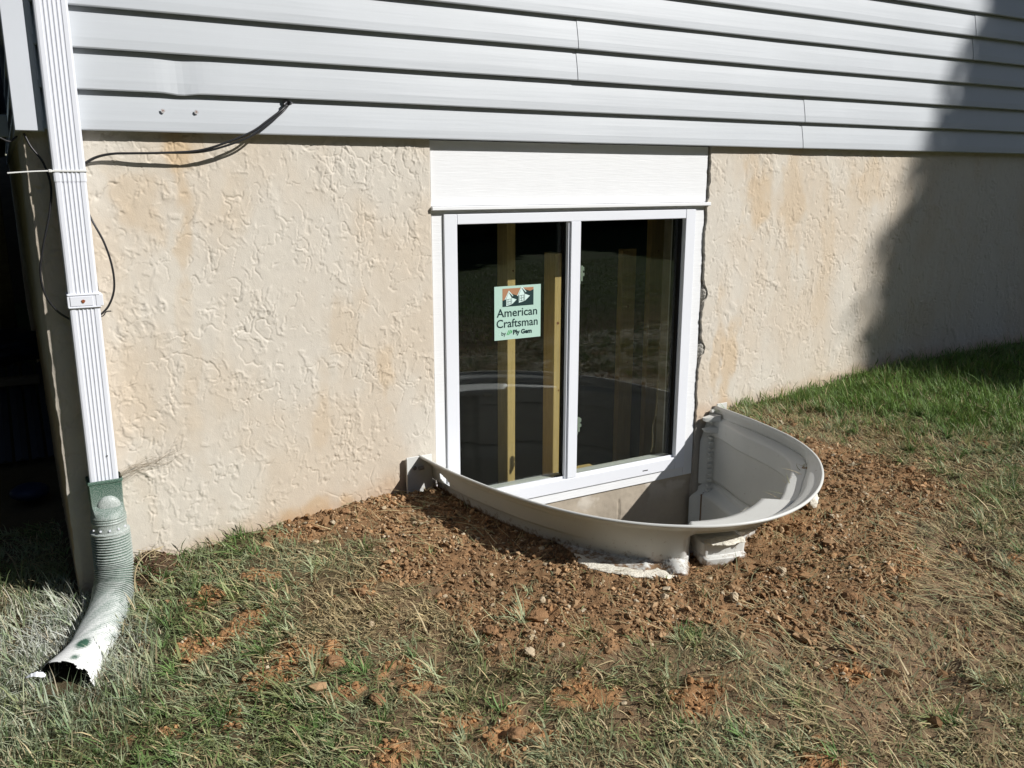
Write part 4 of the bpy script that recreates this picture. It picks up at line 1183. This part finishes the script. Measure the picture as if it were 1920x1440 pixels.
# ------------------------------------------------------------------ grass
def blades(name, x, y, length, width, lean, direc, col, label, curl=None, zoff=None):
    n = len(x)
    h = height(x, y, False) if zoff is None else zoff
    seg = 4
    t = np.linspace(0, 1, seg)
    if curl is None: curl = rng.uniform(.1, .7, n)
    V = np.empty((n, seg * 2 - 1, 3))
    dx, dy = np.cos(direc), np.sin(direc)
    px, py = -dy, dx
    cx = x.copy(); cy = y.copy(); cz = h - .002
    side = rng.normal(0, .25, n)
    for k in range(seg):
        if k:
            L = length / (seg - 1)
            a = np.minimum(lean + curl * (k - 1) / (seg - 1) * 1.3, 1.72)
            dd = direc + side * (k - 1)
            cx = cx + np.cos(dd) * np.sin(a) * L; cy = cy + np.sin(dd) * np.sin(a) * L; cz = cz + np.cos(a) * L
        wv = width * (1 - t[k]) ** .6 if k < seg - 1 else 0
        if k < seg - 1:
            V[:, 2 * k] = np.stack([cx + px * wv, cy + py * wv, cz], 1); V[:, 2 * k + 1] = np.stack([cx - px * wv, cy - py * wv, cz + width * .3], 1)
        else: V[:, 2 * k] = np.stack([cx, cy, cz], 1)
    # keep blades out of the wall and out of the ground
    hx = h[:, None]
    V[..., 2] = np.maximum(V[..., 2], hx - .004)
    out = (V[..., 0] > -1.30); V[..., 1] = np.where(out & (V[..., 1] > -.006) & (y[:, None] < 0), -.006 - rng.random(V[..., 1].shape) * .01, V[..., 1])
    m = V.shape[1]
    B = (np.arange(n) * m)[:, None]
    tri = [np.stack([B[:, 0] + a, B[:, 0] + b, B[:, 0] + c], 1) for a, b, c in ((0, 1, 2), (1, 3, 2), (2, 3, 4), (3, 5, 4), (4, 5, 6))]
    F = np.vstack(tri)
    c = np.repeat(col, m, axis=0)
    o = mesh_np(name, V.reshape(-1, 3), F, M['grass'], None, smooth=False, col=np.clip(c, .01, .85))
    return tag(o, label, 'grass', kind='stuff')

GREEN = np.array([.13, .215, .065]); OLIVE = np.array([.27, .30, .125]); GREY = np.array([.35, .39, .225]); STRAW = np.array([.60, .48, .27]); LUSH = np.array([.115, .195, .042]); PAINT = np.array([.72, .74, .70])
def dryness(x, y, lush):
    return (.15 + .85 * sstep(-1.0, -.35, x + .25 * fbm(x * 1.5, y * 1.5, 871, 3))) * (1 - lush) * (1 - .65 * sstep(1.5, 2.1, x + .3 * y + .6))
def avoid(x, y):
    bad = in_well(x, y, .012)
    bad |= (x > -1.30) & (y > -.012)
    # the drain pipe
    px_ = np.array([-1.1785, -1.19, -1.212, -1.245, -1.285, -1.325, -1.345]); py_ = np.array([-.078, -.115, -.175, -.26, -.36, -.45, -.49])
    for a, b in zip(px_, py_): bad |= np.hypot(x - a, y - b) < .058
    bad |= np.hypot(x + 1.375, y + .53) < .040
    return bad
def lawn():
    N = 400000
    x = rng.uniform(-2.2, 4.6, N); y = rng.uniform(-2.45, .75, N)
    d = np.hypot(x + 1.35, y + 2.95)
    dens = np.clip(1.25 - .22 * (d - 2.0), .35, 1)
    k = (rng.random(N) < dens) & ~((x > -1.3) & (y > -.01))
    x, y = x[k], y[k]
    z = zone(x, y)
    bare = fbm(x * 3.5, y * 3.5, 801, 4)
    p = 1 - .97 * z['soil'] - .0 * z['clay']
    p = p * (1 - .78 * z['clay']) * (1 - .78 * z['mud']) * (1 - .35 * z['dry'])
    p = p * (.78 + .5 * sstep(-.35, .25, bare))
    # torn thin turf on the right and bottom, between patches
    dry = dryness(x, y, z['lush'])
    p = p * (1 - .66 * dry * sstep(.10, -.22, fbm(x * 5, y * 5, 803, 4)))
    # sprigs near the lower edge of the heap
    for cx, cy, r in ((.19, -1.28, .05), (-.06, -1.12, .05), (.5, -1.33, .04), (.33, -1.18, .025), (.9, -1.28, .05)):
        p = np.maximum(p, .55 * np.exp(-(((x - cx) ** 2 + (y - cy) ** 2) / r ** 2)))
    k = (rng.random(len(x)) < p) & ~avoid(x, y)
    k &= ~((np.hypot((x + 1.07) / .1, (y + .02) / .1) < 1) & (rng.random(len(x)) < .93))
    x, y = x[k], y[k]; z = {a: b[k] for a, b in z.items()}; n = len(x)
    sw = fbm(x * 1.8, y * 1.8, 811, 3) * 4 + fbm(x * 8, y * 8, 812, 2) * 2.2
    lush = z['lush']; wh = z['white']
    direc = np.where(rng.random(n) < .4, rng.uniform(0, 6.28, n), sw + rng.normal(0, 1.1, n) + 1.0)
    upright = np.clip(lush + .55 * wh, 0, 1)
    lean = np.where(rng.random(n) < upright, rng.uniform(.15, .95, n), rng.uniform(.75, 1.5, n))
    tuft = sstep(.1, .5, fbm(x * 4.5, y * 4.5, 813, 3))
    lean = lean - .35 * tuft
    length = rng.lognormal(math.log(.036), .38, n).clip(.015, .10) * (1 + .35 * lush + .35 * wh) 
    width = rng.uniform(.0009, .0022, n)
    br = rng.random(n) < .10; width[br] *= 1.7; length[br] *= 1.2
    g = fbm(x * 2.2, y * 2.2, 814, 4)[:, None]; g2 = fbm(x * 7, y * 7, 815, 3)[:, None]
    t = sstep(-.35, .35, g + .5 * g2)
    c = GREY * (1 - t) + OLIVE * t
    gr = sstep(.05, .45, g2 + .3 * tuft[:, None])
    dry = dryness(x, y, lush)
    gr = gr * (1 - .65 * dry[:, None])
    c = c * (1 - .75 * gr) + GREEN * .75 * gr
    br &= rng.random(n) > .7 * dry
    c[br] = c[br] * .4 + GREEN * .75
    gl = sstep(.2, -.8, x)[:, None] * sstep(-.9, -.2, -y * 0 - .3)[:, None]
    dead = (rng.random(n) < (.10 + .38 * dry + .45 * z['dry'] + .75 * z['straw'] + .22 * thin_v(x, y) - .17 * lush).clip(0, .95))
    c[dead] = STRAW * rng.uniform(.55, 1.1, (dead.sum(), 1))
    nd = ~dead
    c[nd] = c[nd] * (1 - lush[nd][:, None]) + (LUSH * (1 + .8 * rng.random((nd.sum(), 1)))) * lush[nd][:, None]
    yel = (rng.random(n) < .08 * lush)
    c[yel] = np.array([.20, .22, .06])
    pw = (wh * np.exp(-np.hypot(x + 1.33, y + .25) / .28) * rng.uniform(.2, 1.5, n)).clip(0, .9)[:, None]
    c = c * (1 - pw) + PAINT * pw
    c *= rng.uniform(.7, 1.25, (n, 1))
    blades('lawn_grass', x, y, length, width, lean, direc, c, 'patchy trampled lawn grass, green to grey green, around the soil heap')
lawn()
def tufts():
    K = 3600; B = 26
    cx = rng.uniform(-1.9, 3.6, K); cy = rng.uniform(-2.3, -.03, K)
    z = zone(cx, cy)
    dry = dryness(cx, cy, z['lush'])
    p = ((.9 - .62 * dry) - .95 * z['soil'] - .6 * z['clay'] - .55 * z['mud'] - .3 * z['dry'] - .3 * z['straw'] + .2 * z['lush']).clip(.015, 1)
    k = (rng.random(K) < p) & ~avoid(cx, cy)
    cx, cy = cx[k], cy[k]; z = {a: b[k] for a, b in z.items()}; K = len(cx)
    nb = B; n = K * nb
    rep_ = lambda a: np.repeat(a, nb)
    size = rng.lognormal(0, .3, K).clip(.55, 1.8)
    dr = rng.uniform(0, 6.28, n); sp = rng.exponential(.007, n) * rep_(size)
    x = rep_(cx) + sp * np.cos(dr); y = rep_(cy) + sp * np.sin(dr)
    bias = rep_(rng.uniform(0, 6.28, K))
    direc = np.where(rng.random(n) < .5, dr, bias + rng.normal(0, .6, n))
    lush = rep_(z['lush']); wh = rep_(z['white'])
    lean = rng.uniform(.35, 1.45, n) - .35 * lush
    length = rng.uniform(.025, .07, n) * rep_(size)
    width = rng.uniform(.0012, .0027, n)
    g = (rng.random(K) + .35 * dryness(cx, cy, z['lush'])).clip(0, 1)
    cc = np.where((g < .55)[:, None], GREEN * 1.05, np.where((g < .8)[:, None], OLIVE, GREY)) * rng.uniform(.7, 1.25, (K, 1))
    c = np.repeat(cc, nb, axis=0)
    c = c * (1 - .7 * lush[:, None]) + LUSH * .7 * lush[:, None]
    c *= rng.uniform(.75, 1.25, (n, 1))
    dead = rng.random(n) < .12; c[dead] = STRAW * .8
    pw = (wh * np.exp(-np.hypot(x + 1.33, y + .25) / .28) * rng.uniform(.1, 1.4, n)).clip(0, .85)[:, None]
    c = c * (1 - pw) + PAINT * pw
    ok = ~avoid(x, y)
    blades('lawn_tufts', x[ok], y[ok], length[ok], width[ok], lean[ok], direc[ok], c[ok], 'rooted green tufts standing out of the trampled lawn')
tufts()
def straw():
    # long dead blades lying flat
    N = 26000
    x = rng.uniform(-1.3, 3.2, N); y = rng.uniform(-2.3, -.02, N)
    z = zone(x, y)
    p = .10 + .22 * dryness(x, y, z['lush']) + .65 * z['straw'] + .55 * z['dry'] + .50 * thin_v(x, y) - .1 * z['soil'] + .12 * z['mud'] - .08 * z['lush']
    p = p * (1 - .6 * z['clay'])
    k = (rng.random(N) < p) & ~avoid(x, y)
    x, y = x[k], y[k]; n = len(x)
    sw = fbm(x * 1.5, y * 1.5, 821, 3) * 3.5
    c = STRAW * rng.uniform(.5, 1.15, (n, 1)); gg = rng.random(n) < .35; c[gg] = np.array([.33, .33, .19]) * rng.uniform(.7, 1.1, (gg.sum(), 1))
    blades('dead_grass', x, y, rng.uniform(.035, .11, n), rng.uniform(.0009, .0021, n), rng.uniform(1.3, 1.5, n), sw + rng.normal(0, .6, n) + .3, c, 'dead straw coloured grass blades lying flat over the lawn and mud', curl=rng.uniform(0, .2, n), zoff=height(x, y, False) + rng.uniform(.002, .014, n))
straw()
# far lawn behind the camera and to the sides
def farlawn():
    N = 60000
    x = rng.uniform(-6, 9, N); y = rng.uniform(-9, -2.4, N)
    c = (LUSH * .6 + OLIVE * .5) * rng.uniform(.7, 1.3, (N, 1))
    blades('far_lawn', x, y, rng.uniform(.03, .07, N), rng.uniform(.002, .004, N), rng.uniform(.2, 1.1, N), rng.uniform(0, 6.28, N), c, 'open lawn stretching away in front of the house')
farlawn()
# a few things one can name
def sprig(name, x, y, n, ln, col, label, spread=.02, lean=(.1, 1.1), cat='grass tuft'):
    xs = x + rng.normal(0, spread, n); ys = np.minimum(y + rng.normal(0, spread, n), -.012)
    o = blades(name, xs, ys, rng.uniform(.5, 1.1, n) * ln, rng.uniform(.0009, .0018, n), rng.uniform(*lean, n), rng.uniform(0, 6.28, n), np.tile(col, (n, 1)) * rng.uniform(.6, 1.3, (n, 1)), label)
    o['category'] = cat
    if 'kind' in o: del o['kind']
    return o
sprig('grass_tuft', .075, -.735, 40, .045, np.array([.16, .13, .07]), 'small dried tuft caught on the soil against the front of the well', .018, (.3, 1.3))
sprig('grass_tuft', -.77, -.03, 90, .075, GREEN * 1.2, 'dark green tuft growing against the stucco, left of the soil heap', .03)
sprig('grass_tuft', -.90, -.04, 60, .07, GREY, 'grey green tuft against the stucco nearest the dark soil clump', .03)
sprig('grass_tuft', 1.60, -.03, 110, .07, LUSH * 1.6, 'green tuft by the wall just right of the window well', .028)
sprig('grass_tuft', 2.05, -.03, 110, .075, LUSH * 1.6, 'green tuft by the wall, further right than the one at the well', .05)
sprig('grass_tuft', .19, -1.28, 60, .06, GREEN * 1.2, 'bright green tuft at the foot of the soil heap, right of centre', .02, (.3, 1.3))
sprig('grass_tuft', -.06, -1.12, 60, .055, OLIVE, 'olive tuft at the foot of the soil heap, near its middle', .02, (.5, 1.4))
bl = spline([(-1.125, -.115, -1.47), (-1.128, -.12, -1.40), (-1.115, -.12, -1.345), (-1.08, -.11, -1.315), (-1.03, -.10, -1.305)], 6)
ob = MB().tube(bl, np.linspace(.0034, .0012, len(bl)), 5).build('grass_stalk', M['straw'], None, True)
tag(ob, 'pale dry stem arching over the dark soil clump beside the drain pipe', 'stem')
m = MB()
for i in range(60):
    a = random.uniform(0, 6.28); r = random.uniform(0, .09)
    x, y = -1.07 + r * math.cos(a), min(-.02, -.04 + r * math.sin(a) * .8)
    h = float(height(np.array([x]), np.array([y]))[0])
    d = random.uniform(0, 6.28); L_ = random.uniform(.02, .06)
    m.tube([(x, y, h), (x + L_ * .5 * math.cos(d), min(-.01, y + L_ * .5 * math.sin(d)), h + random.uniform(.0, .02)), (x + L_ * math.cos(d + .6), min(-.01, y + L_ * math.sin(d + .6)), h + random.uniform(-.01, .025))], random.uniform(.0004, .0009), 4, False)
ob = m.build('root_tangle', M['straw']); tag(ob, 'tangle of fine brown roots in the dark soil clump by the drain pipe', 'roots')

# ------------------------------------------------------------------ trees in front of the house, out of frame: they shade the right end, show in the glass; bushy left ones added against sky light
def tree(x, y, zb, trunk_h, crown, nleaf, leaf, label, seed, col=(.045, .075, .02), tr=.16, wob=1.0):
    r = np.random.default_rng(seed)
    t = empty('tree', (x, y, zb), label, 'tree', 'trees across the lawn')
    top = zb + trunk_h
    m = MB(); m.tube(spline([(x, y, zb - .2), (x + .05, y, zb + trunk_h * .4), (x - .05, y + .05, top), (x, y, top + (crown[0][1] - 0) * .6)], 5), np.linspace(tr, tr * .3, 16), 10)
    for i in range(10):
        a = r.uniform(0, 6.28); zz = top + r.uniform(-.1, .6) * crown[0][1]
        L = r.uniform(.5, .8) * crown[0][0]
        m.tube(spline([(x, y, zz), (x + L * .5 * math.cos(a), y + L * .5 * math.sin(a), zz + .15 * L), (x + L * math.cos(a), y + L * math.sin(a), zz + .2 * L)], 4), np.linspace(tr * .35, tr * .06, 9), 6)
    m.build('trunk', M['bark'], t, True)
    # crown: profile list of (radius, height) around axis
    prof = crown[1]
    u = r.random(nleaf); hh = r.random(nleaf)
    zr_ = np.interp(hh, [p[0] for p in prof], [p[1] for p in prof])
    a = r.uniform(0, 2 * np.pi, nleaf)
    lump_ = 1 + wob * (.18 * np.sin(a * 5 + hh * 17) + .12 * np.sin(a * 9 - hh * 29))
    rad = zr_ * lump_ * np.sqrt(u) 
    P = np.stack([x + rad * np.cos(a), y + rad * np.sin(a), top + hh * crown[0][1] * 1.0 + r.normal(0, .06, nleaf)], 1)
    d1 = r.normal(0, 1, (nleaf, 3)); d1 /= np.linalg.norm(d1, axis=1)[:, None]
    d2 = np.cross(d1, r.normal(0, 1, (nleaf, 3))); d2 /= np.linalg.norm(d2, axis=1)[:, None]
    s = r.uniform(.6, 1.3, (nleaf, 1)) * leaf
    V = np.stack([P - d1 * s, P + d2 * s * .45, P + d1 * s, P - d2 * s * .45], 1)
    F = np.arange(nleaf * 4).reshape(-1, 4)
    c = np.array(col) * r.uniform(.6, 1.5, (nleaf, 1))
    mesh_np('crown', V.reshape(-1, 3), F, M['leaf'], t, col=np.repeat(c, 4, axis=0))
    return t
TX, TY = 12.13, -8.2
tree(TX, TY, -1.5, 7.53, ((2.1, 4.4), [(0, 1.45), (.12, 1.7), (.33, 2.0), (.40, 1.92), (.50, 1.8), (.62, 1.5), (.70, 1.2), (.85, .65), (1, .05)]), 42000, .10, 'tall dark evergreen standing off to the right, its shadow falling on the wall', 5, wob=.28)
for i, (x, y, lb) in enumerate([(-3, -17, 'broad dark tree at the left of the row across the lawn'), (2, -19, 'broad dark tree second in the row across the lawn'), (7, -17.5, 'broad dark tree in the middle of the row across the lawn'), (12, -20, 'broad dark tree fourth in the row across the lawn'), (18, -19, 'broad dark tree at the right of the row across the lawn'), (24, -17, 'broad dark tree past the right end of the row across the lawn')]):
    tree(x, y, -1.7, .3, ((3.2, 10.0), [(0, 3.4), (.2, 3.8), (.5, 3.4), (.8, 2.1), (1, .2)]), 16000, .32, lb, 20 + i, (.025, .045, .014), .25)
for i, (x, y, lb) in enumerate([(-6.5, -3.5, 'added bushy tree blocking sky light, close on the left of the house corner'), (-7.5, -9.5, 'added bushy tree blocking sky light on the left, further from the house'), (-7.0, 3.0, 'added bushy tree blocking sky light at the left behind the deck'), (-6.5, -15, 'added bushy tree blocking sky light at the left end of the row')]):  # unseen trees added to cut the sky fill on the left side
    tree(x, y, -1.7, .2, ((2.4, 7.5), [(0, 2.5), (.2, 2.9), (.5, 2.6), (.8, 1.6), (1, .2)]), 12000, .28, lb, 50 + i, (.025, .045, .014), .2)
